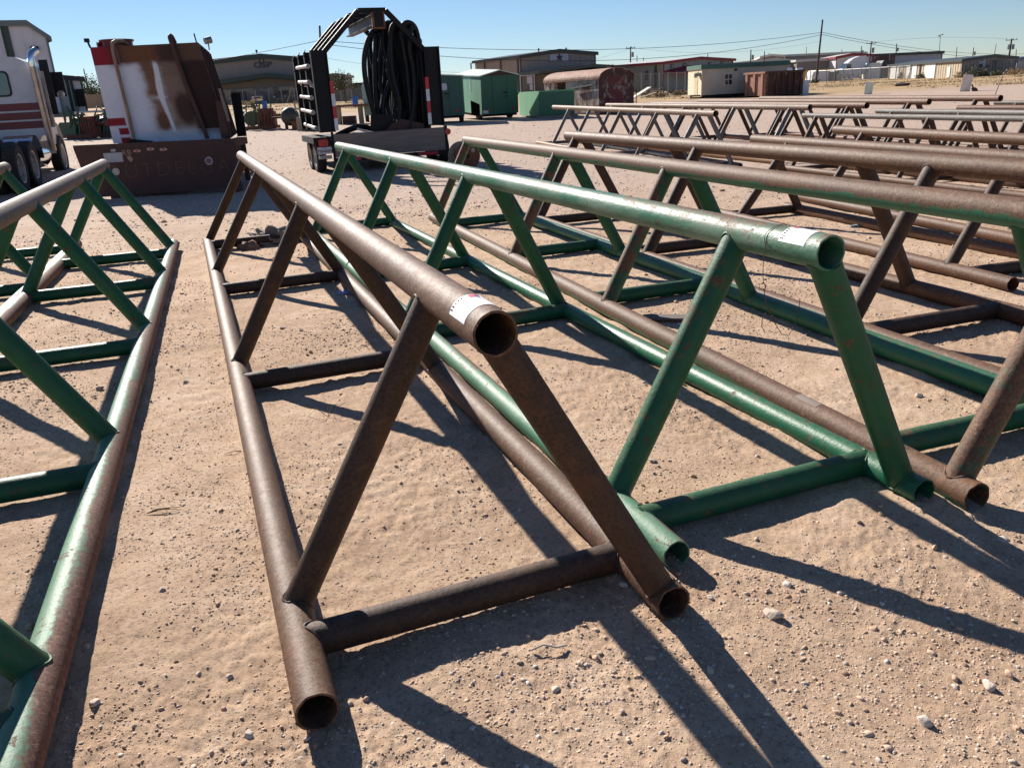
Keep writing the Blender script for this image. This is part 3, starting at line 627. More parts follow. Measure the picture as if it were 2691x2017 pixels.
tubepath([(x0+1.62, .95, 2.9), (x0+1.62, .8, 3.0), (x0+1.63, .62, 3.0), (x0+1.66, .54, 2.86), (x0+1.78, .54, 2.2), (x0+1.92, .54, 1.6), (x0+2.04, .54, 1.03)], .04, rustd_m, 'vent_pipe', tk)
mb = MB(); mb.box(x0+.52, x0+.62, .35, .6, 1.0, 1.07); mb.bar((x0+.55, .4, 1.09), (x0+.95, .5, 1.02), .05, .05); mb.build('bracket', black_m, tk)
mb = MB(); mb.cyl((x0+.05, .7, 2.86), (x0+.02, .7, 2.98), .02, n=6); mb.box(x0-.03, x0+.05, .66, .74, 2.96, 3.03); mb.build('marker_light', black_m, tk)
mb = MB(); mb.cyl((x1-.22, .8, 2.86), (x1-.24, .8, 3.04), .014, n=6); mb.build('antenna_stub', black_m, tk)
mb = MB(); mb.cyl((x1-.36, 2.4, 2.82), (x1-.36, 2.4, 2.95), .015, n=6); mb.cyl((x1-.42, 2.36, 3.0), (x1-.30, 2.44, 3.03), .07, .075, 14); mb.build('work_light', steel_m, tk, True, 40)
mb = MB(); mb.box(x1+.14, x1+.22, .5, .58, 1.02, 1.9); mb.box(x1+.04, x1+.18, .45, .6, 1.02, 1.75); mb.build('valve_cabinet', rustd_m, tk)
mb = MB(); mb.bar((x1+.16, .44, 1.98), (x1+.24, .44, 1.35), .05, .03); mb.build('lever', wood_m, tk)
mb = MB()
for k in range(6): mb.lathe([(.03, 0), (.045, 0), (.045, .06), (.03, .06)], (x1+.20, 1.7, 1.2+.13*k), 'y', 10)
mb.box(x1+.1, x1+.3, 1.68, 1.7, 1.0, 1.9); mb.build('step_plate', black_m, tk)
mb = MB()
for (ux, uz) in ((.72, .965),): mb.box(ux-.18, ux+.18, -.006, -.001, .70, .88)
mb.box(.70, .79, -.006, -.001, .90, .95)
mb.build('license_plate', plain('worn_plate', (.36, .38, .42), .4), tk)
for i, ux in enumerate((1.20, 1.46, 1.71)):
    mb = MB(); zc = .89+(.02 if i == 1 else 0); mb.prism([(ux+.075*math.cos(a)*(1 if abs(math.cos(a)) > .5 else .95), zc+.028*math.sin(a)) for a in np.linspace(0, 2*math.pi, 14, endpoint=False)], -.014, -.001); o = mb.build('clearance_light', steel_m, tk)
    mb = MB(); mb.box(ux-.03, ux+.03, -.02, -.0145, zc-.018, zc+.018); mb.build('lens', lens_m, o)
for ux, uz, r_, nm in ((2.55, .62, .078, 'tail_light'), (.72, .52, .07, 'lamp_hole')):
    mb = MB(); mb.cyl((ux, -.002, uz), (ux, -.02, uz), r_, r_, 20); o = mb.build(nm, plain('lamp_ring', (.45, .42, .44), .4), tk, True, 40)
    mb = MB(); mb.cyl((ux, -.021, uz), (ux, -.024, uz), r_*.74, r_*.74, 20); mb.build('lens', plain('faded_lens', (.17, .07, .10), .4) if nm == 'tail_light' else steel_m, o)
mb = MB(); mb.cyl((2.38, -.002, uz+.1), (2.38, -.01, uz+.1), .05, .05, 16); mb.build('reflector', rustd_m, tk)
scr_m = worn('bare_scratch', (.20, .09, .055), (.13, .055, .04), 9, .8, bmp=0); scr2_m = worn('pale_scratch', (.42, .28, .2), (.3, .16, .1), 9, .8, bmp=0)
text_mesh('RB', .15, scr2_m, 'scratched_initials', tk, MT(.99, -.003, .86) @ FRONT, .001, 1.1)
mb = MB(); mb.prism([(.97, .79), (1.05, .80), (1.09, .74), (1.04, .68), (1.0, .73)], -.003, -.001); mb.build('paint_chip', scr2_m, tk)
text_mesh('OUTDELGA', .40, scr_m, 'scratched_word', tk, MT(1.72, -.003, .50) @ FRONT, .001, 1.25, -.012)
for k, tm in ((0, black_m), (1, black_m)): pass
for wx in (.42, 2.2):
    wheel(tk, wx, 3.1, .48, .48, .26, None, 1 if wx > 1 else -1)

# ------------------------------------------------------------------ hose trailer
HX, HY = -4.12, 19.75; HZ = G(HX, HY)
ht_ = thing('hose_trailer', 'black arched trailer with hose cage, side pipe racks and a bare board tailgate', 'trailer', (HX, HY, HZ), R(20))
Wd = 3.02; LN = 4.3
mb = MB(); mb.box(.2, Wd-.2, .05, LN, .62, .74)
for k in range(9): mb.box(.2, Wd-.2, .2+k*.5, .26+k*.5, .5, .62)
mb.box(.2, .3, 0, LN, .45, .62); mb.box(Wd-.3, Wd-.2, 0, LN, .45, .62); mb.bar((.9, LN, .5), (Wd/2, LN+1.3, .5), .1, .12); mb.bar((Wd-.9, LN, .5), (Wd/2, LN+1.3, .5), .1, .12)
mb.build('deck_frame', black_m, ht_)
mb = MB(); mb.box(.27, Wd-.05, -.03, .02, .34, .87); mb.build('tailgate_board', wood_m, ht_)
mb = MB(); mb.box(.22, .27, -.035, .03, .25, .92); mb.box(Wd-.05, Wd+.02, -.035, .05, .3, .9); mb.box(.22, Wd, -.02, .06, .24, .33); mb.build('rear_frame', black_m, ht_)
mb = MB(); mb.box(Wd-.75, Wd-.25, -.026, -.021, .25, .315); mb.box(.72, .86, -.026, -.021, .25, .315); mb.box(1.0, 1.1, -.026, -.021, .25, .315); mb.build('reflector_strip', taper_m, ht_)
mb = MB(); mb.box(.56, .70, -.026, -.021, .25, .315); mb.build('reflector_strip', tapew_m, ht_)
ys4 = [.06, 1.15, 2.25, 3.3]
for sx in (0, 1):
    for k, y_ in enumerate(ys4):
        xa, xb = ((-.02, .35) if sx == 0 else (Wd-.40, Wd-.02)); mb = MB(); zt_ = 2.70+(.02 if k else 0)
        mb.box(xa, xb, y_, y_+.05, .92, zt_); mb.box(xa, xa+.03, y_-.06, y_+.11, .92, zt_); mb.box(xb-.03, xb, y_-.06, y_+.11, .92, zt_)
        if k: mb.prism([(xa-.02, 2.66), (xa+.06, 2.80), (xa+.03, 2.6)], y_, y_+.05)
        mb.build('side_post', black_m, ht_)
    xs_ = -.02 if sx == 0 else Wd-.40
    mb = MB()
    for z_ in (1.0, 1.35, 1.7, 2.05, 2.4): mb.box(xs_-.14 if sx == 0 else xs_+.38, xs_+.02 if sx == 0 else xs_+.54, ys4[1], ys4[1]+.05, z_-.07, z_-.04); mb.box(xs_-.14 if sx == 0 else xs_+.38, xs_+.02 if sx == 0 else xs_+.54, ys4[2], ys4[2]+.05, z_-.07, z_-.04)
    mb.box(xs_+.1, xs_+.16, .1, 3.3, .92, .98); mb.box(xs_+.1, xs_+.16, .1, 3.3, 2.6, 2.66); mb.build('side_rail', black_m, ht_)
for y_ in ys4:
    mb = MB(); A1 = (.30, y_+.03, 2.66); A2 = (1.17, y_+.03, 3.50); A3 = (1.80, y_+.03, 3.50); A4 = (Wd-.36, y_+.03, 2.62)
    mb.bar(A1, A2, .11, .11); mb.bar(A2, A3, .112, .112); mb.bar(A3, A4, .11, .11); mb.build('arch', black_m, ht_)
mb = MB(); mb.box(1.50, 1.68, -.05, 3.6, 3.20, 3.225); mb.box(1.50, 1.68, -.05, 3.6, 3.42, 3.44); mb.box(1.575, 1.605, -.05, 3.6, 3.225, 3.42); mb.build('ridge_beam', worn('beam_steel', (.08, .08, .085), (.03, .03, .033), 3, .5, .2, rust=(.2, .1, .06), ramt=.35), ht_)
mb = MB(); mb.box(1.44, 1.48, -.08, -.02, 3.12, 3.46); mb.box(1.70, 1.74, -.08, -.02, 3.12, 3.46); mb.box(1.44, 1.74, -.08, -.02, 3.10, 3.14); mb.build('beam_edge', rusto_m, ht_)
mb = MB(); mb.box(1.49, 1.69, -.07, -.03, 3.15, 3.5); mb.build('beam_cap', black_m, ht_)
for xa in (.33, Wd-.43):
    for k in range(4):
        z0 = .95+k*.27; mb = MB(); mb.box(xa, xa+.085, -.012, -.004, z0, z0+.268); mb.build('reflector_strip', tapew_m if k in (0, 2) else taper_m, ht_)
mb = MB(); mb.box(-.18, .22, .0, 2.1, .78, .82); mb.box(-.2, -.16, 0, 2.1, .68, .82); mb.box(-.16, .2, -.005, .03, .44, .78); mb.build('fender', black_m, ht_)
mb = MB(); mb.box(-.10, .12, -.05, -.006, .62, .77); mb.build('tail_light', lens_m, ht_)
mb = MB(); mb.cyl((Wd+.03, -.05, .76), (Wd+.03, .02, .76), .075, .075, 16); mb.build('tail_light', lens_m, ht_, True, 40)
mb = MB(); mb.box(-.14, .20, -.018, -.008, .44, .60); pl = mb.build('license_plate', plain('plate_white', (.55, .53, .55), .4), ht_)
text_mesh('710-653H', .088, m_ink, 'plate_number', pl, MT(.03, -.0195, .505) @ FRONT, .001, .95, .002); text_mesh('TEXAS', .032, plain('navy_ink', (.04, .05, .15), .5), 'plate_state', pl, MT(.03, -.0195, .578) @ FRONT, .001, 1.2)
mb = MB(); mb.box(-.12, .18, -.03, .05, .33, .41); mb.build('step', steel_m, ht_)
for sx, s in ((-.02, -1), (Wd+.02, 1)):
    for y_ in (.62, 1.5): wheel(ht_, sx, y_, .37, .37, .24, None, s)
# hoses: separate things hanging over the beam
def hose(pts, r, label, lead=None):
    o = tubepath(pts, r, rubber_m, 'rubber_hose', None, 10); o.matrix_world = Matrix.Translation((HX, HY, HZ)) @ Matrix.Rotation(R(20), 4, 'Z')
    return tag(o, label, 'hose', 'hoses hanging in the trailer cage')
hose([(1.50, .4, .80), (1.36, .4, 1.3), (1.25, .4, 2.0), (1.27, .4, 2.5), (1.42, .5, 2.9), (1.62, .6, 3.12), (1.8, .8, 3.1), (1.95, .8, 2.9), (2.0, .7, 2.), (2.0, .6, .85)], .062, 'leftmost black hose bowing out alone in the open left half of the cage')
hose([(1.58, .7, .80), (1.52, .7, 1.5), (1.56, .7, 2.2), (1.62, .7, 2.7), (1.7, .8, 3.08), (1.8, 1., 3.22), (2.15, 1., 2.9), (2.2, .9, 1.8), (2.2, .9, .8)], .06, 'second black hose from the left, hanging nearly straight in the trailer cage')
hose([(2.3, .35, .8), (2.28, .35, 1.8), (2.22, .35, 2.7), (2.2, .4, 3.05), (2.34, .45, 3.24), (2.54, .5, 3.2), (2.62, .5, 2.9), (2.6, .4, 1.9), (2.58, .4, .8)], .072, 'thick hose looping highest over the right side of the cage')
rs = np.random.RandomState(5)
for k in range(26):
    xa = 1.76+.86*(k/26)+rs.randn()*.04; y_ = .25+rs.rand()*2.6; top = 3.14+rs.rand()*.1-(max(0, xa-2.15))*.9; mid = 1.75+.45*(k/26)+rs.randn()*.05
    xb = min(2.66, xa+.2+rs.rand()*.22)
    hose([(xa-.12+rs.randn()*.14, y_-.1, .78), (xa-.05+rs.randn()*.10, y_-.05, 1.4), (xa+rs.randn()*.06, y_, 2.1), (xa+.03, y_, 2.8-(max(0, xa-2.1))*.7), (xa+.12, y_+.05, top), (xb-.06, y_+.1, top-.02), (xb, y_+.1, 2.7-(max(0, xb-2.2))*.6), (xb+rs.randn()*.04, y_, 1.9), (xb+rs.randn()*.06, y_, .78)],
         .05+rs.rand()*.02, 'black rubber hose in the crowded bundle hanging right of centre in the cage')
hose([(.5, .9, .8), (.8, .7, .93), (1.1, .7, .98), (1.5, .9, .85), (1.7, 1.3, .8)], .07, 'black hose lying in an arc on the trailer deck')
pink_m = plain('primer_pipe', (.62, .50, .48), .4)
def onht(o, label, cat, group=None): o.matrix_world = Matrix.Translation((HX, HY, HZ)) @ Matrix.Rotation(R(20), 4, 'Z'); return tag(o, label, cat, group)
for z_, dy, dx, lb in ((2.42, .2, -.05, 'topmost'), (2.08, .5, -.04, 'second from the top'), (2.0, .3, .02, 'middle'), (1.73, .4, -.04, 'fourth from the top'), (1.40, .3, -.06, 'second from the bottom'), (1.04, .3, -.03, 'lowest')):
    mb = MB(); mb.cyl((dx+.02, .36+dy, z_-.03), (dx+.06, 2.9, z_+.03), .042, .042, 12); mb.cyl((dx+.02, .30+dy, z_-.03), (dx+.02, .37+dy, z_-.03), .055, .055, 12)
    onht(mb.build('pump_tube', pink_m, None, True, 40), 'pale pink pipe on the trailer side pegs, %s of them' % lb, 'pipe', 'pink pipes racked on the trailer side')
for i, (a, b_) in enumerate((((.75, .15, .86), (1.12, .1, .80)), ((.9, .3, .95), (1.2, .2, .85)), ((1.05, .12, .90), (1.35, .05, .82)), ((1.15, .05, .84), (1.45, .02, .78)))):
    mb = MB(); mb.cyl(a, b_, .025, .025, 8); onht(mb.build('steel_rod', pink_m, None, True, 40), 'short pale rod lying on the trailer deck above the tailgate', 'rod', 'pale rods behind the tailgate')
mb = MB(); mb.prism([(1.45, .80), (1.72, 1.02), (1.95, 1.12), (2.5, .98), (2.5, .80)], .12, .15); onht(mb.build('rust_plate', rustd_m, None), 'rusty brown steel plate standing inside the tailgate', 'plate')
mb = MB(); mb.prism([(1.20, .80), (1.25, 1.26), (1.9, 1.22), (1.5, .82)], .22, .25); mb.bar((1.4, .1, .84), (1.95, .2, 1.2), .03, .02); onht(mb.build('black_plate', black_m, None), 'black steel plate leaning in the trailer beside the hoses', 'plate')

# ------------------------------------------------------------------ white day cab truck at the left edge
TX, TY = -10.55, 18.45; TZ = G(TX, TY)-.02
tr = thing('road_tractor', 'white tractor truck with red stripes seen from behind at the left edge', 'truck', (TX, TY, TZ), R(17))
# local: +y = forward, right wheels at x=0, body to the left (-x)
mb = MB(); mb.box(-1.75, -1.5, -1.4, 6.2, .75, 1.0); mb.box(-.95, -.7, -1.4, 6.2, .75, 1.0); mb.box(-1.75, -.7, -1.45, -1.35, .6, 1.05); mb.box(-1.75, -.7, 2.4, 2.6, .75, 1.0); mb.build('frame_rail', rustd_m, tr)
for y_ in (-.1, 1.2):
    for x_ in (-.02, -.36): wheel(tr, x_, y_, .52, .52, .27, None, 1, 36)
    for x_ in (-2.42, -2.08): wheel(tr, x_, y_, .52, .52, .27, None, -1, 36)
    mb = MB(); mb.cyl((-2.4, y_, .52), (0, y_, .52), .08, .08, 10); mb.build('axle', rustd_m, tr)
wheel(tr, -.12, 5.3, .52, .52, .28, None, 1, 36); wheel(tr, -2.32, 5.3, .52, .52, .28, None, -1, 36)
CY = 2.75                                                             # cab rear wall
prof = [(-2.0, 1.12), (-2.0, 2.62), (-1.92, 2.82), (-1.72, 2.93), (-.92, 2.99), (-.12, 2.93), (.08, 2.82), (.16, 2.62), (.16, 1.12)]
mb = MB(); mb.prism(prof, CY, CY+1.55); mb.prism([(-1.9, 1.12), (-1.8, .98), (-.02, .98), (.08, 1.12)], CY+.05, CY+1.5); mb.build('cab', white_m, tr)
zz = [(1.30, 1.47), (1.51, 1.68), (1.72, 1.89)]
for a, b_ in zz:
    mb = MB(); mb.box(-2.004, .164, CY-.004, CY+1.5, a, b_); mb.build('red_stripe', red_m, tr)
def rrect(cx, cz, w, h, r_, n=5): return [(cx+sx*(w/2-r_)+r_*math.cos(a), cz+sz*(h/2-r_)+r_*math.sin(a)) for sx, sz, a0 in ((1, 1, 0), (-1, 1, 90), (-1, -1, 180), (1, -1, 270)) for a in np.radians(np.linspace(a0, a0+90, n))]
mb = MB(); mb.prism(rrect(-.92, 2.34, 1.16, .58, .1), CY-.02, CY-.004); fr = mb.build('rear_window', plain('gasket', (.01, .01, .01), .6), tr)
mb = MB(); mb.prism(rrect(-.92, 2.34, 1.08, .50, .08), CY-.026, CY-.021); mb.build('pane', tealglass_m, fr)
mb = MB(); mb.prism([(CY+1.2, 1.95), (CY+1.53, 2.0), (CY+1.42, 2.7), (CY+1.1, 2.75)], .155, .17, 'x'); mb.build('side_window', tealglass_m, tr)
mb = MB(); mb.prism([(-1.85, 1.98), (.04, 1.98), (-.03, 2.7), (-1.78, 2.7)], CY+1.552, CY+1.57); mb.build('windshield', tealglass_m, tr)
mb = MB(); mb.grid(lambda u, v: (-2.1+1.76*u, CY+1.55+1.95*v, 1.95-.28*v-.22*(2*u-1)**4-.04*v*v), 12, 6); mb.box(-2.1, -.34, CY+1.56, CY+3.5, 1.0, 1.66); mb.build('hood', white_m, tr, True, 40)
for sx in (-1, 1):
    xc = -1.22+sx*.98; mb = MB(); mb.grid(lambda u, v: (xc+(v-.5)*.42, 5.3+.72*math.cos(math.pi*u), .62+.78*math.sin(math.pi*u)), 14, 3); mb.build('front_fender', white_m, tr, True, 50)
mb = MB(); mb.box(-.36, -.04, CY+1.7, CY+2.3, .85, 1.55); mb.box(-.3, -.02, CY+1.75, CY+2.25, 1.55, 1.75); mb.build('side_cowl', white_m, tr)
mb = MB(); mb.box(-2.2, -.25, 6.25, 6.4, .45, .85); mb.build('bumper', chrome_m, tr)
mb = MB(); mb.cyl((.25, CY+.0, .75), (.25, CY-.1, 2.7), .08, .08, 18); mb.build('exhaust_stack', worn('stack_steel', (.5, .44, .38), (.3, .26, .23), 5, .3, .8, bmp=0), tr, True, 50)
tubepath([(.25, CY-.1, 2.7), (.25, CY-.1, 2.88), (.29, CY-.05, 3.0), (.37, CY+.05, 3.07)], .085, chrome_m, 'exhaust_tip', tr, 14)
mb = MB(); mb.cyl((.36, CY+.1, 1.3), (.36, CY+.1, 2.6), .04, .05, 10); mb.build('air_pipe', steel_m, tr, True)
mb = MB(); mb.box(.34, .62, CY+1.25, CY+1.33, 2.02, 2.62); mi = mb.build('mirror', black_m, tr)
mb = MB(); mb.cyl((.50, CY+1.24, 2.08), (.50, CY+1.2, 2.08), .07, .09, 16); mb.build('spot_mirror', chrome_m, mi)
mb = MB(); mb.bar((-.16, CY+1.3, 2.72), (.34, CY+1.3, 2.72), .03, .03); mb.bar((-.16, CY+1.3, 1.72), (.30, CY+1.3, 1.92), .03, .03); mb.bar((.1, CY+1.3, 2.72), (.12, CY+1.3, 1.5), .025, .025); mb.build('mirror_arm', steel_m, tr)
mb = MB(); mb.box(.2, .40, CY+.9, CY+.95, 1.6, 2.9); mb.build('air_dam', plain('matt_black', (.015, .015, .016), .7), tr)
mb = MB(); mb.cyl((-.42, CY+.15, .62), (-.42, CY+1.5, .62), .32, .32, 26); tank = mb.build('fuel_tank', chrome_m, tr, True, 40)
mb = MB(); mb.grid(lambda u, v: (-.55+.62*v, 1.95+.55*math.cos(math.pi*u), .60+.56*math.sin(math.pi*u)), 16, 2); mb.build('quarter_fender', chrome_m, tr, True)
mb = MB(); mb.box(-1.9, -.6, 1.7, 2.5, .82, 1.08); mb.lathe([(.05, 0), (.5, 0), (.5, .05), (.05, .07)], (-1.22, .7, 1.06), 'z', 24); mb.build('fifth_wheel', rusto_m, tr)
mb = MB(); mb.box(-1.3, -1.12, CY+.3, CY+.45, 2.98, 3.06); mb.box(-.6, -.5, CY+.2, CY+.3, 2.9, 3.02); mb.build('roof_light', steel_m, tr)
mb = MB(); mb.box(-2.0, -.95, 2.0, 2.72, .6, 1.1); mb.build('battery_box', steel_m, tr)

# ------------------------------------------------------------------ green trailers, container, rusty shed
gfade_m = worn('sunlit_faded_green', (.26, .50, .36), (.12, .33, .21), 2.2, .55, stretch=(2.5, 2.5, .15), bmp=.05)  # faded paint, its colour lightened further to carry the grazing sun
gdark_m = worn('trailer_green', (.022, .115, .062), (.014, .085, .045), 1.5, .5, bmp=.05, stretch=(1, 1, .4))
gteal_m = worn('teal_green', (.02, .085, .065), (.012, .065, .05), 1.5, .5, bmp=.05)
roofpale_m = worn('pale_roof', (.62, .68, .60), (.5, .56, .48), 2, .5, bmp=.05)
def at2(o, P, rz): o.location = P; o.rotation_euler = (0, 0, rz)
def gable_trailer(x, y, rz, W_, L_, z0, ze, zp, label, side, rear, window=False, tilt=0.):
    T_ = thing('utility_trailer', label, 'trailer', (x, y, G(x, y)), rz, 'green enclosed trailers across the yard', tilt)
    mb = MB(); xc = W_/2
    mb.box(0, .04, .05, L_, z0, ze); mb.build('side_wall', side, T_)
    mb = MB(); mb.box(W_-.04, W_, .05, L_, z0, ze); mb.build('side_wall', side, T_)
    mb = MB(); mb.prism([(0, z0), (W_, z0), (W_, ze), (0, ze)], 0, .05); mb.build('end_wall', rear, T_)
    mb = MB(); mb.box(0, W_, L_+.001, L_+.03, z0, ze); mb.build('end_wall', rear, T_)
    mb = MB(); mb.prism([(-.03, ze), (W_+.03, ze), (xc, zp)], -.02, .04); mb.build('gable', rustd_m if not window else rear, T_)
    mb = MB(); mb.prism([(-.06, ze-.02), (-.06, ze+.03), (xc, zp+.04), (W_+.06, ze+.03), (W_+.06, ze-.02), (xc, zp)], -.06, L_+.06); mb.build('roof', roofpale_m, T_)
    mb = MB(); mb.box(W_*.30, W_*.305, -.012, -.001, z0+.05, ze-.03); mb.box(W_*.70, W_*.705, -.012, -.001, z0+.05, ze-.03); mb.build('door_seam', plain('seam_dark', (.008, .03, .02), .6), T_)
    mb = MB(); mb.box(W_*.60, W_*.70, -.05, -.001, z0+1.0, z0+1.06); mb.box(W_*.66, W_*.68, -.06, -.001, z0+.8, z0+.88); mb.build('handle', black_m, T_)
    for fx in (.16, .86):
        mb = MB(); mb.cyl((W_*fx, -.001, z0+.22), (W_*fx, -.03, z0+.22), .06, .06, 12); mb.build('tail_light', lens_m, T_)
    mb = MB(); mb.box(.05, W_-.05, .1, L_, z0-.12, z0-.001); mb.build('chassis', black_m, T_)
    for wx in (.16, W_-.16): wheel(T_, wx, L_*.22, .33, .33, .24, None, -1 if wx < 1 else 1, 20)
    mb = MB(); mb.box(.05, .35, -.02, -.001, z0+.05, z0+.2); mb.build('license_plate', plain('plate_white', (.5, .5, .5), .5), T_)
    return T_
A = hit(1270, 316)[:2]; B = hit(1347, 312)[:2]
T1 = gable_trailer(-.80, 44.1, R(22), 2.05, 3.9, .28, 2.14, 2.38, 'green gable roofed trailer with faded streaky side wall left of the open green bin', gfade_m, gdark_m, False, .05)
mb = MB(); mb.prism([(.35, .2), (.35, .78), (1.6, .92), (1.6, .2)], -.012, -.004, 'x'); mb.build('wheel_well_shade', plain('well_shade', (.003, .003, .003), 1., 0, 0), T1)  # flat black panel painting the shade inside the wheel opening
mb = MB(); mb.box(-.012, -.004, 1.5, 1.64, 1.4, 2.05); mb.build('old_sticker', plain('sticker_white', (.55, .58, .55), .6), T1)
T2 = gable_trailer(-3.95, 42.6, R(1), 2.28, 2.6, .34, 2.18, 2.26, 'dark green trailer with a pale rounded window partly behind the hose trailer', gteal_m, gteal_m, True)
mb = MB(); mb.prism(rrect(1.15, 1.70, .75, .32, .08), -.03, -.006); mb.build('window', plain('milky_glass', (.42, .45, .5), .3), T2)
# pale green trailer behind the hoses
px_, py_ = -7.3, 47.
T3 = thing('camper_trailer', 'pale green rounded trailer seen between the hanging hoses', 'trailer', (px_, py_, G(px_, py_)), R(8))
mb = MB(); pr = [(0, .4), (0, 1.9)]+[(1.15-1.15*math.cos(a), 1.9+.65*math.sin(a)) for a in np.linspace(.3, math.pi-.3, 9)]+[(2.3, 1.9), (2.3, .4)]
mb.prism(pr, 0, 4); mb.build('body', worn('mint_paint', (.38, .50, .42), (.3, .42, .34), 2, .5), T3)
mb = MB(); mb.prism(rrect(.5, 1.5, .5, .5, .08), -.03, -.005); mb.build('window', glass_m, T3)
wheel(T3, .1, 1.8, .33, .33, .22, None, -1, 16); wheel(T3, 2.2, 1.8, .33, .33, .22, None, 1, 16)
# open green bin
gb_m = worn('bin_green', (.012, .12, .062), (.008, .10, .05), 1.5, .5, bmp=.04); gbs_m = worn('bin_green_sunlit', (.14, .36, .20), (.09, .28, .15), 2, .6, stretch=(2, 2, .3))  # second green is lightened for sun on the left wall; rim shares it
GB = thing('green_bin', 'open topped green steel bin between the green trailer and the rusty shed', 'bin', (2.15, 43.35, G(2.15, 43.35)), R(12))
mb = MB(); mb.box(0, 1.85, 0, .05, .12, 1.32); mb.box(1.8, 1.85, .05, 4.3, .12, 1.32); mb.box(0, 1.85, 4.3, 4.35, .12, 1.32); mb.box(0.05, 1.8, .05, 4.3, .12, .18); mb.build('wall', gb_m, GB)
mb = MB(); mb.box(-.01, .05, .05, 4.3, .12, 1.32); mb.build('side_wall', gbs_m, GB)
mb = MB(); mb.box(-.03, 1.88, -.03, .0, 1.26, 1.33); mb.box(.7, 1.0, -.03, .01, 1.33, 1.36); mb.bar((.75, -.04, 1.3), (.98, -.06, .5), .012, .012); mb.build('rim', gbs_m, GB)
mb = MB(); mb.box(-.15, 2.0, -.1, .1, -.05, .11); mb.box(-.15, .15, .1, 3.3, -.05, .11); mb.box(1.7, 2., .1, 3.3, -.05, .11); mb.build('skid', wood_m, GB)
# arched rusty shed
rs_m = worn('peeling_red_steel', (.085, .022, .016), (.045, .016, .012), 2, .75, 0, rust=(.42, .37, .31), ramt=.45, rs=1.6, bmp=.3, stretch=(1, 1, .7))
rsl_m = worn('flaked_rust_steel', (.26, .12, .08), (.15, .075, .05), 3, .85, 0, rust=(.62, .58, .50), ramt=.52, rs=2.6, bmp=.3, stretch=(1.2, 1.2, .5))
rsr_m = worn('rusty_roof_steel', (.36, .17, .11), (.17, .07, .045), 5, .8, 0, rust=(.52, .36, .28), ramt=.48, rs=3., stretch=(1, 3, 1), bmp=.3)
SH = thing('arched_shed', 'rusty red arched roof steel shed with white flaking paint on its left wall', 'shed', (5.46, 45.6, G(5.46, 45.6)), R(28)); SW, SL = 2.28, 5.6
arc = [(SW/2-(SW/2)*math.cos(a), 1.86+.46*math.sin(a)) for a in np.linspace(.0, math.pi, 17)]
mb = MB(); mb.prism([(0, .12), (0, 1.86)]+arc[1:-1]+[(SW, 1.86), (SW, .12)], 0, .05); mb.build('end_wall', rs_m, SH)
mb = MB(); mb.box(.0, .05, .05, 3.3, .12, 1.86); mb.box(0, .05, 4.2, SL, .12, 1.86); mb.box(0, .05, 3.3, 4.2, 1.75, 1.86); mb.build('side_wall', rsl_m, SH)
mb = MB(); mb.box(SW-.05, SW, .05, SL, .12, 1.86); mb.box(.05, SW-.05, SL-.05, SL, .12, 1.86); mb.build('side_wall', rsl_m, SH)
mb = MB()
for k in range(16):
    p, q = arc[k], arc[k+1]; s_ = 1.03
    def sc_(p_): return (SW/2+(p_[0]-SW/2)*s_, 1.86+(p_[1]-1.86)*s_+.01)
    P1, Q1 = sc_(p), sc_(q); mb.add([(p[0], -.06, p[1]), (q[0], -.06, q[1]), (Q1[0], -.06, Q1[1]), (P1[0], -.06, P1[1]), (p[0], SL+.06, p[1]), (q[0], SL+.06, q[1]), (Q1[0], SL+.06, Q1[1]), (P1[0], SL+.06, P1[1])], [(0, 1, 2, 3), (7, 6, 5, 4), (3, 2, 6, 7), (0, 4, 5, 1)])
mb.box(-.08, -.01, -.05, SL, 1.78, 1.88); mb.build('roof', rsr_m, SH)
mb = MB(); mb.box(.6, 1.65, -.03, -.001, .2, 1.9); mb.box(.28, .36, -.05, -.001, .3, 1.1); mb.build('door', worn('shed_door_red', (.14, .02, .018), (.08, .014, .014), 2, .7, rust=(.45, .4, .35), ramt=.43, rs=1.6), SH)
mb = MB(); mb.bar((-.08, .4, 1.55), (-.08, 2.5, 1.42), .05, .07); mb.build('door_track', steel_m, SH)
mb = MB(); mb.box(SW/2-.12, SW/2+.12, .4, .7, 2.3, 2.42); mb.cyl((SW/2-.15, .5, 2.33), (SW/2-.15, .5, 2.52), .02, n=6); mb.cyl((SW/2+.1, .5, 2.4), (SW/2+.1, .5, 2.54), .02, n=6); mb.build('roof_fitting', rustd_m, SH)
mb = MB(); mb.bar((SW+.02, .0, 1.15), (SW+.16, 0, 1.15), .03, .03); mb.bar((SW+.16, 0, 1.16), (SW+.18, 0, .2), .03, .03); mb.bar((SW+.02, 0, .55), (SW+.16, 0, .55), .03, .03); mb.build('hand_rail', rustd_m, SH)
mb = MB(); mb.box(-.1, SW+.1, -.1, .2, -.05, .119); mb.box(-.1, .2, .2, SL, -.05, .119); mb.box(SW-.2, SW+.1, .2, SL, -.05, .119); mb.build('skid', rustd_m, SH)

# ------------------------------------------------------------------ portable office and dumpster
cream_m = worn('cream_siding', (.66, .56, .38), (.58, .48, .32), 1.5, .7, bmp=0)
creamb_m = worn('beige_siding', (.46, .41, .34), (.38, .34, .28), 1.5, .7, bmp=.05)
groof_m = worn('green_trim', (.05, .13, .10), (.03, .09, .07), 2, .6, rust=(.45, .42, .35), ramt=.3, rs=4)
PA = hit(1843, 259)[:2]
PO = thing('portable_office', 'cream portable office with lapped siding and flat green edged roof', 'portable building', (PA[0], PA[1], G(*PA)), R(4.))
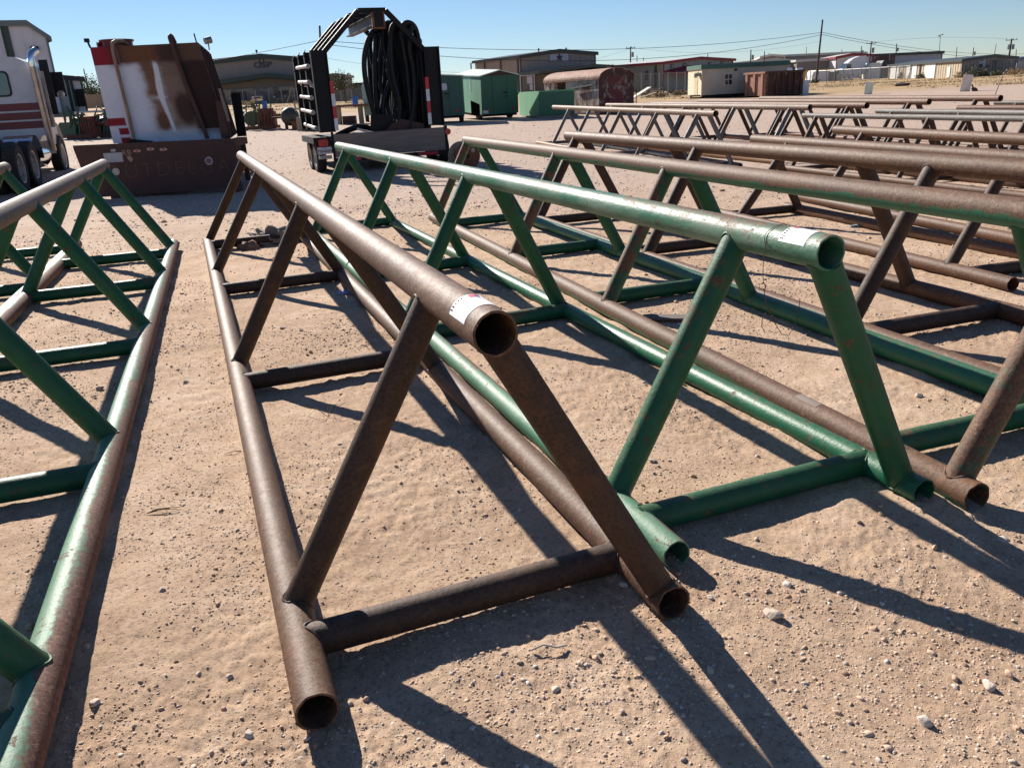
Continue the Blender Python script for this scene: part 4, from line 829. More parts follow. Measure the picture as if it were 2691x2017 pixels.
# local +x along the long beige wall to the right/away; +y = short wall going back-left
PLn, PWd, PH = 7.3, 3.9, 2.3
mb = MB()
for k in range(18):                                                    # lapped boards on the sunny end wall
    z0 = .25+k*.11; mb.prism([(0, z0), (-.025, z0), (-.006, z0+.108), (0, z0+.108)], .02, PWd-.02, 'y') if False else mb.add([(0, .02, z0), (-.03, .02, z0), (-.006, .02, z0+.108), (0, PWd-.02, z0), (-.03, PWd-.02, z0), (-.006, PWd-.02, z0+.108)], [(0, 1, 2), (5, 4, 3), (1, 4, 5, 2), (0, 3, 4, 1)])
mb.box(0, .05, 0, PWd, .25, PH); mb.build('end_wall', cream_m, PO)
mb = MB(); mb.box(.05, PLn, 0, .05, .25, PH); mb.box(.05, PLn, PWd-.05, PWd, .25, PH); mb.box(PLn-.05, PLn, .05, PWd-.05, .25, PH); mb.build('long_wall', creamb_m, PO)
mb = MB(); mb.box(-.12, PLn+.15, -.12, PWd+.12, PH-.02, PH+.34); mb.build('roof', groof_m, PO)
mb = MB(); mb.box(-.045, -.035, 1.0, 1.95, .3, 2.2); mb.build('door', worn('tan_door', (.60, .47, .30), None, 2, .6), PO)
for k in range(2):
    mb = MB(); mb.box(1.95+k*.33, 2.26+k*.33, -.03, -.001, .95, 1.85); o = mb.build('window', tapew_m, PO)
    mb = MB(); mb.box(1.97+k*.33, 2.24+k*.33, -.04, -.031, .98, 1.38); mb.box(1.97+k*.33, 2.24+k*.33, -.04, -.031, 1.42, 1.82); mb.build('pane', glass_m, o)
mb = MB(); mb.box(3.1, 3.95, -.02, -.001, .3, 2.1); mb.build('door', worn('beige_door', (.40, .36, .31), None, 2, .6), PO)
mb = MB(); mb.box(6.4, 6.75, -.03, -.001, 1.3, 1.8); mb.build('window', tapew_m, PO)
mb = MB(); mb.box(-.3, -.04, .25, .75, 1.75, 2.05); mb.box(-.5, -.3, .4, .6, 1.65, 2.0); mb.build('wall_lamp', steel_m, PO)
mb = MB(); mb.cyl((2.85, -.16, 2.12), (2.85, -.02, 2.12), .1, .1, 10); mb.build('wall_lamp', black_m, PO)
mb = MB(); mb.box(-.9, .05, .3, 2.8, .18, .3); mb.box(-.9, -.7, .3, .4, -.05, .18); mb.box(-.9, -.7, 2.7, 2.8, -.05, .18); mb.build('porch_step', dust_m, PO)
mb = MB(); [mb.box(.3+k*1.3, .6+k*1.3, .2, .5, -.4, .24) for k in range(6)]; mb.box(.1, PLn-.1, .12, .3, .08, .24); mb.build('pier', black_m, PO)
# white beams lying in front
for i, (px, py, l, lb) in enumerate(((1876, 255, 2.2, 'left'), (1925, 254, 2.6, 'right'))):
    P = hit(px, py); mb = MB(); mb.box(0, l, 0, .3, 0, .28); o = mb.build('concrete_block', worn('block_white', (.62, .62, .60), (.45, .44, .42), 3, .8), None); o.location = (P[0], P[1], G(P[0], P[1])); o.rotation_euler = (0, 0, R(-25)); tag(o, 'long white block on the ground before the portable office, %s one' % lb, 'block', 'white blocks before the office')
P = hit(1958, 250)
mb = MB(); mb.cyl((0, 0, .38), (.35, .3, .38), .40, .40, 24); mb.cyl((-.02, -.02, .38), (.37, .32, .38), .1, .1, 12); o = mb.build('cable_reel', wood_m, None, True, 40); o.location = (P[0]-.2, P[1]+1, G(P[0], P[1])); tag(o, 'round brown reel leaning against the portable office wall', 'reel')
mb = MB(); mb.box(0, .75, 0, .7, 0, .8); mb.box(.35, .8, .1, .6, .8, 1.25); mb.prism([(0, .8), (.35, 1.0), (.35, .8)], .1, .6); o = mb.build('generator', worn('bin_dark_green', (.02, .045, .035), None, 2, .6), None); o.location = (P[0]+.5, P[1]+1.2, G(P[0], P[1])); o.rotation_euler = (0, 0, R(-27)); tag(o, 'dark green machine between the office door and the rusty dumpster', 'machine')
dr_m = worn('dumpster_rust', (.09, .028, .018), (.04, .015, .012), 1.6, .8, rust=(.30, .20, .16), ramt=.44, rs=.9, bmp=.3); drl_m = worn('dumpster_pale_rust', (.36, .18, .12), (.22, .10, .07), 2, .85, bmp=.3)
DA = tuple(hit(2011, 256)[:2]); DU = thing('dumpster', 'rusty brown open dumpster with vertical ribs beside the portable office', 'dumpster', (DA[0], DA[1], G(*DA)), R(14))
mb = MB(); mb.box(0, 3.3, 0, .06, .12, 1.85); mb.box(3.24, 3.3, .06, 3.1, .12, 1.85); mb.box(0, 3.3, 3.1, 3.16, .12, 1.85); mb.box(.06, 3.24, .06, 3.1, .12, .2); mb.build('side_wall', dr_m, DU)
mb = MB(); mb.box(-.01, .06, .06, 3.1, .12, 1.8); mb.build('end_wall', drl_m, DU)
mb = MB()
for k in range(6): mb.box(.3+k*.54, .4+k*.54, -.1, -.001, .12, 1.75)
mb.box(-.05, 3.35, -.12, .0, 1.76, 1.9); mb.build('rib', rustd_m, DU)
mb = MB()
for k in range(3): mb.box(-.12, -.011, .3+k*1.15, .6+k*1.15, .1, 1.75)
mb.box(-.14, .0, .0, 3.2, 1.76, 1.9); mb.build('end_rib', drl_m, DU)
mb = MB(); mb.box(-.1, 3.3, .3, .5, -.05, .119); mb.box(-.1, 3.3, 2.5, 2.7, -.05, .119); mb.build('skid', rustd_m, DU)
mb = MB(); mb.box(0, .5, 0, .3, 0, 1.1); o = mb.build('white_panel', white_m, None); o.location = (DA[0]+3.3, DA[1]+1.1, G(*DA)); o.name = 'signboard'; tag(o, 'white panel standing at the right end of the rusty dumpster', 'panel')
# marker blocks
for px, py, w_, h_, lean, lb, pm_ in ((2281, 248, .48, .78, .07, 'pale green white plastic pedestal box standing in the field', (.62, .68, .58)), (2535, 241, .55, .98, .1, 'taller cream pedestal box standing nearer the right edge', (.72, .66, .58))):
    P = hit(px, py); mb = MB(); mb.box(-w_/2, w_/2, -.2, .2, -.05, h_); mb.box(-w_/2-.015, w_/2+.015, -.215, .215, h_-.1, h_+.02)
    o = mb.build('pedestal_box', plain('ped_%d' % px, pm_, .6), None); o.location = P; o.rotation_euler = (0, lean, R(-30)); tag(o, lb, 'pedestal', 'plastic pedestal boxes in the field')
P = hit(2549, 241); mb = MB(); v_, f_ = rock_shape(2, np.random.RandomState(4)); mb.add(v_*.24, [tuple(q) for q in f_]); mb.cyl((-.1, 0, .1), (-.25, -.1, .3), .05, n=6); o = mb.build('scrap_lump', rustd_m, None); o.location = (P[0]+.1, P[1]-.3, P[2]+.12); tag(o, 'dark brown lump at the foot of the taller pedestal box', 'scrap')
P = hit(2613, 253); mb = MB(); mb.cyl((0, 0, 0), (.45, .3, .95), .025, .025, 8); o = mb.build('leaning_rod', worn('purple_rod', (.10, .03, .05), None, 2, .6), None); o.location = P; tag(o, 'thin dark red rod leaning behind the far right rack', 'rod')
P = hit(2372, 226); v_, f_ = rock_shape(3, np.random.RandomState(9), .3); mb = MB(); mb.add(v_*np.array([.75, .45, .34]), [tuple(q) for q in f_]); o = mb.build('soil_mound', worn('dark_soil', (.09, .06, .045), (.05, .035, .03), 5, .95), None); o.location = (P[0], P[1], P[2]+.1); tag(o, 'low dark mound of earth lying in the dry grass', 'mound')
P = hit(1700, 258)
mb = MB(); mb.bar((-1.4, 0, .1), (.3, .3, 1.0), 1.0, .08); mb.bar((-.6, .3, .1), (.9, .3, .5), .5, .06); o = mb.build('broken_panel', worn('chalk_panel', (.62, .58, .5), (.45, .4, .34), 3, .8), None); o.location = (P[0], P[1], P[2]-.05); tag(o, 'white broken panel propped on the weeds right of the arched shed', 'panel')
# ================================================================== buildings, trees, fences, poles, vehicles far off
def TZ_(P, px, py): return float(atY(px, py, P[1])[2])
brownsid_m = worn('brown_siding', (.29, .245, .215), (.25, .21, .185), .8, .6, bmp=0)
tansid_m = worn('tan_siding', (.42, .345, .245), (.37, .30, .215), .8, .6, bmp=0)
greysid_m = worn('grey_siding', (.34, .325, .30), (.30, .285, .265), .8, .6, bmp=0)
whitesid_m = worn('white_siding', (.70, .68, .69), (.62, .6, .61), .6, .6, bmp=0)
dkroof_m = worn('dark_roof', (.055, .065, .065), (.04, .045, .048), 1, .5, bmp=0)
ltroof_m = worn('light_roof', (.62, .60, .56), (.52, .5, .46), 1, .5, bmp=0)
trimdk_m = plain('dark_trim', (.035, .04, .042), .5); trimred_m = plain('red_trim', (.28, .02, .03), .5); trimgrn_m = plain('green_trim_dark', (.03, .055, .045), .5)
whitedoor_m = worn('white_door', (.72, .72, .70), None, 2, .5, bmp=0)
def building(name, label, A, B, C, zt_l, zt_r, peak, zpk, mats, roofh=.25, ribp=.6, downs=(), parapet=False, over=.3):
    """A,B = front corners on the ground, C = back-left corner; zt = eave height (world z); peak = fraction along front; zpk = peak height"""
    A = np.array(A[:2]); B = np.array(B[:2]); C = np.array(C[:2]); u = B-A; v = C-A; Lu = np.linalg.norm(u); Lv = np.linalg.norm(v)
    gz = min(G(*A), G(*B), G(*C))-.1; e = thing(name, label, 'building', (A[0], A[1], gz))
    un, vn = u/Lu, v/Lv; zl, zr, zp = zt_l-gz, zt_r-gz, zpk-gz
    def P(s, t_, z): q = un*s+vn*t_; return (q[0], q[1], z)
    def ztop(s): f = s/Lu; return zl+(zp-zl)*f/peak if f < peak else zp+(zr-zp)*(f-peak)/(1-peak)
    fm_, sm_, rm_, tm_ = mats
    def slab(mb, s0, s1, t0, t1, z0, z1):
        v8 = [P(s, t_, z) for z in (z0, z1) for t_ in (t0, t1) for s in (s0, s1)]
        mb.add(v8, [(0, 2, 3, 1), (4, 5, 7, 6), (0, 1, 5, 4), (2, 6, 7, 3), (0, 4, 6, 2), (1, 3, 7, 5)])
    def ribs_front(mb, t0, d):
        for k in range(int(Lu/ribp)):
            s = (k+.5)*ribp; slab(mb, s-.05, s+.05, t0-d, t0-.001, .05, ztop(s)-.12)
    mb = MB(); a = [P(0, 0, 0), P(Lu, 0, 0), P(Lu, 0, zr), P(Lu*peak, 0, zp), P(0, 0, zl)]; b_ = [P(0, .15, 0), P(Lu, .15, 0), P(Lu, .15, zr), P(Lu*peak, .15, zp), P(0, .15, zl)]
    mb.add(a+b_, [(0, 1, 2, 3, 4), (9, 8, 7, 6, 5)]+[(i, i+5, (i+1) % 5+5, (i+1) % 5) for i in range(5)]); ribs_front(mb, 0, .04); mb.build('front_wall', fm_, e)
    mb = MB(); slab(mb, 0, .15, .15, Lv-.15, 0, zl)
    for k in range(int(Lv/ribp)): t_ = (k+.5)*ribp; slab(mb, -.04, -.001, t_-.05, t_+.05, .05, zl-.1)
    mb.build('side_wall', sm_, e)
    mb = MB(); slab(mb, Lu-.15, Lu, .15, Lv-.15, 0, zr)
    for k in range(int(Lv/ribp)): t_ = (k+.5)*ribp; slab(mb, Lu+.001, Lu+.04, t_-.05, t_+.05, .05, zr-.1)
    mb.build('side_wall', sm_, e)
    mb = MB(); a = [P(0, Lv-.15, 0), P(Lu, Lv-.15, 0), P(Lu, Lv-.15, zr), P(Lu*peak, Lv-.15, zp), P(0, Lv-.15, zl)]; b_ = [P(0, Lv, 0), P(Lu, Lv, 0), P(Lu, Lv, zr), P(Lu*peak, Lv, zp), P(0, Lv, zl)]
    mb.add(a+b_, [(0, 1, 2, 3, 4), (9, 8, 7, 6, 5)]+[(i, i+5, (i+1) % 5+5, (i+1) % 5) for i in range(5)]); mb.build('back_wall', sm_, e)
    mb = MB(); sl_l = (zp-zl)/(Lu*peak); sl_r = (zp-zr)/(Lu*(1-peak)+1e-6); ro = [(-over, zl-over*sl_l), (Lu*peak, zp), (Lu+over, zr-over*sl_r)]
    pts = []
    for t_ in (-over, Lv+over):
        for s, z in ro: pts.append(P(s, t_, z+.01))
        for s, z in ro[::-1]: pts.append(P(s, t_, z+roofh*.5))
    n_ = 6; mb.add(pts, [tuple(range(6)), tuple(range(11, 5, -1))]+[(i, i+6, (i+1) % 6+6, (i+1) % 6) for i in range(6)]); mb.build('roof', rm_, e)
    mb = MB()
    for i in range(2):
        (s0, z0), (s1, z1) = ro[i], ro[i+1]; q = [P(s0, -over-.06, z0-roofh*.5), P(s1, -over-.06, z1-roofh*.5), P(s1, -over-.06, z1+roofh*.55), P(s0, -over-.06, z0+roofh*.55)]; q2 = [P(s0, -over-.005, z0-roofh*.5), P(s1, -over-.005, z1-roofh*.5), P(s1, -over-.005, z1+roofh*.55), P(s0, -over-.005, z0+roofh*.55)]
        mb.add(q+q2, [(0, 1, 2, 3), (7, 6, 5, 4), (0, 4, 5, 1), (1, 5, 6, 2), (2, 6, 7, 3), (3, 7, 4, 0)])
    slab(mb, -over-.05, -over+.02, -over, Lv+over, ro[0][1]-roofh*.4, ro[0][1]+roofh*.45); slab(mb, Lu+over-.02, Lu+over+.05, -over, Lv+over, ro[2][1]-roofh*.4, ro[2][1]+roofh*.45)
    for s in (0, Lu): slab(mb, s-.08, s+.08, -.09, -.045, 0, (zl if s == 0 else zr)-.1)
    mb.build('fascia', tm_, e)
    for side, t_ in downs:
        mb = MB(); s = -.12 if side == 'L' else Lu+.12; slab(mb, s-.05, s+.06, t_-.1, t_+.1, 0, (zl if side == 'L' else zr)-.05); mb.build('downspout', tm_, e)
    e['_'] = 0; del e['_']
    return e, P, slab, Lu, Lv, gz, ztop
def fp(A, B, px, py):                              # point of the front plane A-B under a pixel: distance along and height
    d = ray(px, py); A = np.array(A[:2]); u = np.array(B[:2])-A; M = np.array([[d[0], -u[0]], [d[1], -u[1]]]); t_, s = np.linalg.solve(M, A); return s*np.linalg.norm(u), CH+t_*d[2]
def window(e, slab, s0, s1, z0, z1, t_=0, frame=trimdk_m, glass=glass_m, name='window'):
    mb = MB(); slab(mb, s0, s1, t_-.10, t_-.045, z0, z1); o = mb.build(name, frame, e)
    mb = MB(); slab(mb, s0+.1, s1-.1, t_-.12, t_-.101, z0+.1, z1-.1); mb.build('pane', glass, o)

# --- tan workshop with lettering behind the fence (left)
Y0 = 137.; A = atY(526, 270, Y0); B = atY(852, 262, Y0); pk = atY(686, 148.4, Y0); C = (A[0]-6, A[1]+26)
zl = TZ_(A, 526, 168); zr = TZ_(B, 852, 159.5)
e, P, slab, Lu, Lv, gz, zt = building('workshop_building', 'tan metal workshop with an oil drop logo on its gable behind the parked trucks', A, B, C, zl, zr, (pk[0]-A[0])/(B[0]-A[0]), pk[2], (brownsid_m, brownsid_m, dkroof_m, trimgrn_m), .7, .9)
def sz(px, py): s, z = fp(A, B, px, py); return s, z-gz
s0, z0 = sz(583, 216); s1, z1 = sz(700, 199.5); s2, z2 = sz(852, 210); z3 = sz(583, 275)[1]
sL = max(.3, sz(540, 225)[0])
def canopy(mb, off, h):
    a = [P(sL, -3.2, z0-.3+off), P(s1, -3.2, z1+off), P(Lu-.3, -3.2, z2+off), P(Lu-.3, -3.2, z2+off+h), P(s1, -3.2, z1+off+h), P(sL, -3.2, z0-.3+off+h)]
    b_ = [P(sL, -.06, z0-.3+off), P(s1, -.06, z1+off), P(Lu-.3, -.06, z2+off), P(Lu-.3, -.06, z2+off+h), P(s1, -.06, z1+off+h), P(sL, -.06, z0-.3+off+h)]
    mb.add(a+b_, [tuple(range(6)), tuple(range(11, 5, -1))]+[(i, i+6, (i+1) % 6+6, (i+1) % 6) for i in range(6)])
mb = MB(); canopy(mb, -.35, .7); mb.build('canopy', trimgrn_m, e)
mb = MB(); slab(mb, sL+.3, Lu-.5, -.8, -.05, 0, min(z0, z2)-.7); mb.build('lower_wall', tansid_m, e)
for a_, b_, t1, t2 in ((607, 622, 236, 244), (667, 684, 233, 247), (717, 733, 231, 247), (776, 790, 230, 246)):
    ss, za = sz(a_, t1); se, zb = sz(b_, t2); window(e, slab, ss, se, zb, za, -.8)
ss, za = sz(690, 232); se, zb = sz(708, 268); window(e, slab, ss, se, .2, za, -.8, trimdk_m, tealglass_m, 'door')
logo_m = plain('logo_grey', (.045, .045, .05), .5)
s_, z_ = sz(690, 171.5); o_ = P(s_, -.1, z_)
text_mesh('OSP', 1.15, logo_m, 'logo_letters', e, MT(*o_) @ FRONT @ Matrix.Scale(1.35, 4, (1, 0, 0)), .03, 1.05, .03)
s_, z_ = sz(687.5, 160.5); mb = MB()
for a_ in range(14):
    q0 = 2*math.pi*a_/14; q1 = 2*math.pi*(a_+1)/14
    def dp(q, r_): return (P(s_, -.1, z_)[0]+r_*math.sin(q)*(1 if math.cos(q) < .3 else .62), P(s_, -.1, z_)[1], z_+r_*math.cos(q)*(1.0 if math.cos(q) < .3 else 1.55))
    a4 = [dp(q0, .24), dp(q1, .24), dp(q1, .44), dp(q0, .44)]; mb.add(a4+[(x, y-.04, z) for x, y, z in a4], [(3, 2, 1, 0), (4, 5, 6, 7), (0, 1, 5, 4), (2, 3, 7, 6)])
mb.build('logo_drop', logo_m, e)
# small rotating light on roof
mb = MB(); q = P(s1-.5, 3, pk[2]-gz); mb.cyl((q[0]-.6, q[1], q[2]-.3), (q[0]-.6, q[1], q[2]+.9), .06, n=6); mb.cyl((q[0]-.6, q[1], q[2]+.8), (q[0]-.6, q[1], q[2]+1.15), .16, n=8); mb.cyl((q[0], q[1], q[2]-.3), (q[0], q[1], q[2]+.55), .13, .2, n=8); mb.build('roof_vent', black_m, e)

# --- brown workshop with a white sign (centre)
A = np.array(list(atY(1371, 245, 126.))); B = np.array(list(atY(1565, 240, 128.5))); C = atY(1253, 245, 137.); pk = fp(A, B, 1467, 133.9)
e, P, slab, Lu, Lv, gz, zt = building('workshop_building', 'brown metal workshop with a white sign high on its gable', A, B, C, TZ_(A, 1366.8, 149.5), TZ_(B, 1564, 141), pk[0]/np.hypot(*(B-A)[:2]), pk[1], (brownsid_m, worn('warm_siding', (.38, .30, .25), (.33, .255, .21), .8, .6, bmp=0), dkroof_m, trimdk_m), .45, .8, [('L', .5), ('L', 5.2), ('L', 9.9), ('L', 14.)])
def sz(px, py): s, z = fp(A, B, px, py); return s, z-gz
s0, z0 = sz(1444, 162); s1, z1 = sz(1491.6, 141.5); mb = MB(); slab(mb, s0, s1, -.16, -.08, z0, z1-.0); sg = mb.build('sign_board', plain('sign_white', (.40, .43, .50), .4), e)
sc_x, sc_z = sz(1468, 151.5); mb = MB(); q = P(sc_x, -.2, sc_z)
for k in range(5):
    a_ = math.pi/2+k*2*math.pi/5; ax, az = math.cos(a_), math.sin(a_)
    pts = [(q[0]+ax*.62, q[2]+az*.62), (q[0]+math.cos(a_+.62)*.26, q[2]+math.sin(a_+.62)*.26), (q[0], q[2]), (q[0]+math.cos(a_-.62)*.26, q[2]+math.sin(a_-.62)*.26)]
    mb.prism(pts, q[1]-.06, q[1]-.03)
mb.build('star_emblem', plain('emblem_dark', (.05, .02, .03), .5), sg)
# lean-to porch
sa, za = sz(1369.5, 194); sb, zb = sz(1504, 177); se_, ze_ = Lu+1.8, sz(1588, 182)[1]
mb = MB(); a = [P(sa-.3, -5, za-.25), P(sb, -5, zb-.25), P(se_, -5, ze_-.25), P(se_, -5, ze_+.2), P(sb, -5, zb+.2), P(sa-.3, -5, za+.2)]; b_ = [P(sa-.3, -.06, za-.25), P(sb, -.06, zb-.25), P(se_, -.06, ze_-.25), P(se_, -.06, ze_+.2), P(sb, -.06, zb+.2), P(sa-.3, -.06, za+.2)]
mb.add(a+b_, [tuple(range(6)), tuple(range(11, 5, -1))]+[(i, i+6, (i+1) % 6+6, (i+1) % 6) for i in range(6)]); mb.build('porch_roof', dkroof_m, e)
s3 = sz(1402, 220)[0]; mb = MB(); slab(mb, s3+.1, se_-.3, -3.2, -.06, 0, min(za, ze_)-.26); mb.build('porch_wall', worn('porch_wall_tan', (.20, .165, .13), None, .8, .6, bmp=0), e)
mb = MB(); slab(mb, s3-.25, s3+.05, -4.8, -4.5, 0, za-.1); slab(mb, s3+2., s3+2.01, -4.8, -4.79, 0, .1); mb.build('porch_post', plain('post_maroon', (.09, .035, .035), .6), e)
for a_, b2, t1, t2 in ((1444, 1452, 208, 236), (1462, 1471, 207, 238)):
    ss, z_1 = sz(a_, t1); s2_, z_2 = sz(b2, t2); window(e, slab, ss, s2_, z_2, z_1, -3.2)
for k, fr in enumerate((.35, .72)): 
    mb = MB(); q = P(Lu*fr, 2, zt(Lu*fr)); mb.cyl(q, (q[0], q[1], q[2]+.75), .09, n=6); mb.cyl((q[0]-.25, q[1], q[2]+.5), (q[0]+.2, q[1], q[2]+.6), .04, n=5); mb.build('roof_vent', black_m, e)
mb = MB(); q = P(0, 7, zl*0+5.6); mb.cyl((q[0]-.5, q[1], q[2]-.1), (q[0]-.05, q[1], q[2]), .12, n=6); mb.build('wall_lamp', steel_m, e)
# gate with white notice boards beside the porch
P_ = atY(1386, 240, 118.); o = MB(); gz_ = G(P_[0], P_[1]); o.cyl((-.9, 0, 2.5), (1., 0, 2.5), .06, n=6); o.cyl((-.9, 0, 0), (-.9, 0, 2.6), .06, n=6); o.cyl((1., 0, 0), (1., 0, 2.6), .06, n=6); o.box(.0, .75, -.06, -.03, 1.45, 2.35); o.box(.35, .75, -.06, -.03, .6, 1.4)
o = o.build('gate_notice', plain('notice_white', (.5, .5, .52), .5), None); o.location = (P_[0], P_[1], gz_); tag(o, 'white notice boards on a pipe gate before the brown workshop porch', 'notice board')

# --- grey building with red trim
K = hit(1742, 238.5); K = K if K[1] < 160 else atY(1742, 238.5, 122.); L_ = atY(1602, 236, K[1]*1.045); Rr_ = atY(1922, 230, K[1]*1.04)
e, P, slab, Lu, Lv, gz, zt = building('red_trim_building', 'grey metal building edged in red trim with a red banded porch', K, Rr_, L_, TZ_(K, 1742, 165.5), TZ_(Rr_, 1921.8, 158), .5, fp(K, Rr_, 1834, 153)[1], (greysid_m, worn('khaki_siding', (.31, .29, .23), (.27, .25, .2), .8, .6, bmp=0), ltroof_m, trimred_m), .35, .6)
def sz(px, py): s, z = fp(K, Rr_, px, py); return s, z-gz
for a_, b_, t1, t2 in ((1761.5, 1768.5, 169, 184), (1794, 1802, 166.5, 178), (1861, 1867, 164, 171), (1893, 1899, 162, 169)):
    ss, z1 = sz(a_, t1); se, z2 = sz(b_, t2); window(e, slab, ss, se, z2, z1)
s0, z0 = sz(1743, 197); s1, z1 = sz(1800, 188); mb = MB(); a = [P(s0, -2.5, z0-.25), P(s1, -2.5, z1-.25), P(Lu, -2.5, z1-.3), P(Lu, -2.5, z1+.2), P(s1, -2.5, z1+.2), P(s0, -2.5, z0+.2)]; b_ = [P(s0, -.06, z0+.1), P(s1, -.06, z1+.5), P(Lu, -.06, z1+.4), P(Lu, -.06, z1+.7), P(s1, -.06, z1+.8), P(s0, -.06, z0+.5)]
mb.add(a+b_, [tuple(range(6)), tuple(range(11, 5, -1))]+[(i, i+6, (i+1) % 6+6, (i+1) % 6) for i in range(6)]); mb.build('porch_roof', trimred_m, e)
for t_ in (.8, 2.2):
    mb = MB(); slab(mb, -.1, -.05, Lv*.06*t_*2, Lv*.06*t_*2+.5, zt(0)-2.2, zt(0)-.9); mb.build('side_window', glass_m, e)
mb = MB(); slab(mb, -.12, -.05, 1.0, 1.25, 0, zt(0)-.3); mb.build('downspout', trimdk_m, e)

# --- far long sheds beyond
def shed(name, label, pts, Y, H_top_px, mats, peak=.5, depth=20, dx=0, **kw):
    (xa, ya), (xb, yb), (xp, yp) = pts; A = atY(xa, 225, Y); B = atY(xb, 225, Y+kw.get('dy', 0)); C = (A[0]+dx, A[1]+depth)
    pk = fp(A, B, xp, yp); return building(name, label, A, B, C, TZ_(A, xa, ya), TZ_(B, xb, yb), pk[0]/np.hypot(B[0]-A[0], B[1]-A[1]), pk[1], mats, .5, 1.2)
shed('long_white_roof_building', 'low building with a long white roof behind the portable office', ((1926, 168), (2100, 163.5), (2041, 156)), 190, None, (whitesid_m, whitesid_m, ltroof_m, ltroof_m), depth=12)
shed('long_brown_building', 'long low brown building with a white roof edge behind the dumpster', ((2090, 161), (2196, 156.5), (2140, 158)), 186, None, (brownsid_m, brownsid_m, ltroof_m, ltroof_m), depth=10)
A = atY(1996, 225, 210.); K = atY(2057, 225, 205.); B = atY(2264, 215, 245.); 
e = shed('tan_warehouse', 'tan gabled warehouse far behind the long white roof', ((1996, 151), (2056, 147.5), (2026, 145)), 225, None, (worn('pinkish_tan', (.28, .23, .19), None, .8, .6, bmp=0), brownsid_m, ltroof_m, ltroof_m), depth=25, dx=6)
e = shed('dark_long_warehouse', 'long dark walled warehouse with pale roof edge on the horizon', ((2058, 147), (2268, 139.5), (2240, 138.5)), 235, None, (brownsid_m, brownsid_m, ltroof_m, ltroof_m), depth=20)
e0 = shed('white_workshop', 'white workshop with a red edged gable behind the parked semi trucks', ((2192.7, 152), (2285, 146), (2240, 143.5)), 182, None, (whitesid_m, whitesid_m, ltroof_m, trimred_m), depth=8)[0]
e0 = shed('long_white_building', 'long white walled building with pale roof behind the garage building', ((2288, 146.3), (2466, 138.6), (2464, 138.2)), 184, None, (worn('bluish_white', (.42, .43, .48), (.36, .37, .42), .8, .6, bmp=0), whitesid_m, ltroof_m, trimdk_m), depth=14)
# --- garage building with three white doors
K = hit(2524, 203.8); Ln_ = atY(2333, 207, K[1]*1.22); Rn = atY(2665, 195, K[1]*1.05)
e, P, slab, Lu, Lv, gz, zt = building('garage_building', 'tan garage building with three white roller doors and a dark roof', K, Rn, Ln_, TZ_(K, 2524, 159), TZ_(Rn, 2665, 152), .56, fp(K, Rn, 2600, 147)[1], (brownsid_m, tansid_m, dkroof_m, trimdk_m), .3, .7)  # sunlit side coloured lighter tan, shaded end darker brown
vn = (np.array(Ln_[:2])-np.array(K[:2]))
def szs(px, py): s, z = fp(K, Ln_, px, py); return s, z-gz
for a_, b_, t1, t2 in ((2343, 2364.5, 173, 204), (2385, 2411.5, 170, 202.5), (2432, 2460, 168.5, 203)):
    s1_, z1 = szs(a_, t1); s0_, _ = szs(b_, t1); mb = MB(); slab(mb, -.10, -.045, s0_, s1_, .15, z1); mb.build('roller_door', whitedoor_m, e)
s1_, z1 = szs(2492, 176); s0_, _ = szs(2499, 176); mb = MB(); slab(mb, -.1, -.045, s0_, s1_, .15, z1); mb.build('door', whitedoor_m, e)
s1_, _ = szs(2420, 170); mb = MB(); slab(mb, -.14, -.045, s1_-.15, s1_+.15, 0, zt(0)-.1); mb.build('downspout', trimdk_m, e)
def sz(px, py): s, z = fp(K, Rn, px, py); return s, z-gz
for a_, b_, t1, t2 in ((2549, 2559, 173, 178), (2592, 2600, 171.5, 176.5), (2572, 2581, 173, 177)):
    ss, z1 = sz(a_, t1); se, z2 = sz(b_, t2); window(e, slab, ss, se, z2, z1)
s_, z_ = sz(2577, 167.5); q = P(s_, -.12, z_); text_mesh('M', 1.05, plain('sign_pale', (.42, .46, .5), .5), 'sign_letter', e, MT(*q) @ FRONT @ Matrix.Scale(1.3, 4, (1, 0, 0)), .03, 1, .06)
# pale blue post building at the right edge
e = shed('blue_post_building', 'pale metal building with blue posts at the right picture edge', ((2664, 157), (2760, 152), (2705, 151)), 160, None, (worn('pale_ribbed', (.5, .53, .56), None, .6, .6, bmp=0), whitesid_m, worn('blue_roof', (.12, .17, .26), None, 1, .5), plain('blue_trim', (.06, .10, .22), .5)), depth=12)
# --- white building at the left with green trim
A0 = hit(168, 303); Yb = A0[1] if 40 < A0[1] < 120 else 78.
Yb = 78.; A = atY(-120, 320, Yb-3); B = atY(167, 300, Yb); C = (A[0]-15, A[1]+20); pk = fp(A, B, 69, 62)
white2_m = worn('left_white_siding', (.68, .65, .68), (.6, .58, .61), .5, .6, bmp=0)
e, P, slab, Lu, Lv, gz, zt = building('white_workshop', 'tall white metal building with dark green trim at the left edge', A, B, C, TZ_(A, -120, 62), TZ_(B, 124, 96), min(.92, pk[0]/np.hypot(B[0]-A[0], B[1]-A[1])), pk[1], (white2_m, white2_m, dkroof_m, worn('grey_green_trim', (.16, .19, .19), None, 1, .5)), .45, .9)
for a_ in (10, 17.5):
    s_, _ = fp(A, B, a_, 100); mb = MB(); slab(mb, s_-(.28 if a_ > 12 else .1), s_+(.28 if a_ > 12 else .1), -.14, -.05, 0, zt(s_)-.2); mb.build('trim_strip', trimgrn_m, e)
s_, z_ = fp(A, B, 89, 127); z_ -= gz; mb = MB(); slab(mb, s_-.3, s_+.3, -.45, -.05, z_-.22, z_+.12); mb.build('wall_lamp', black_m, e)
A = atY(150, 300, Yb+2); B = atY(229, 291, Yb+2.); C = (A[0]-9, A[1]+12)
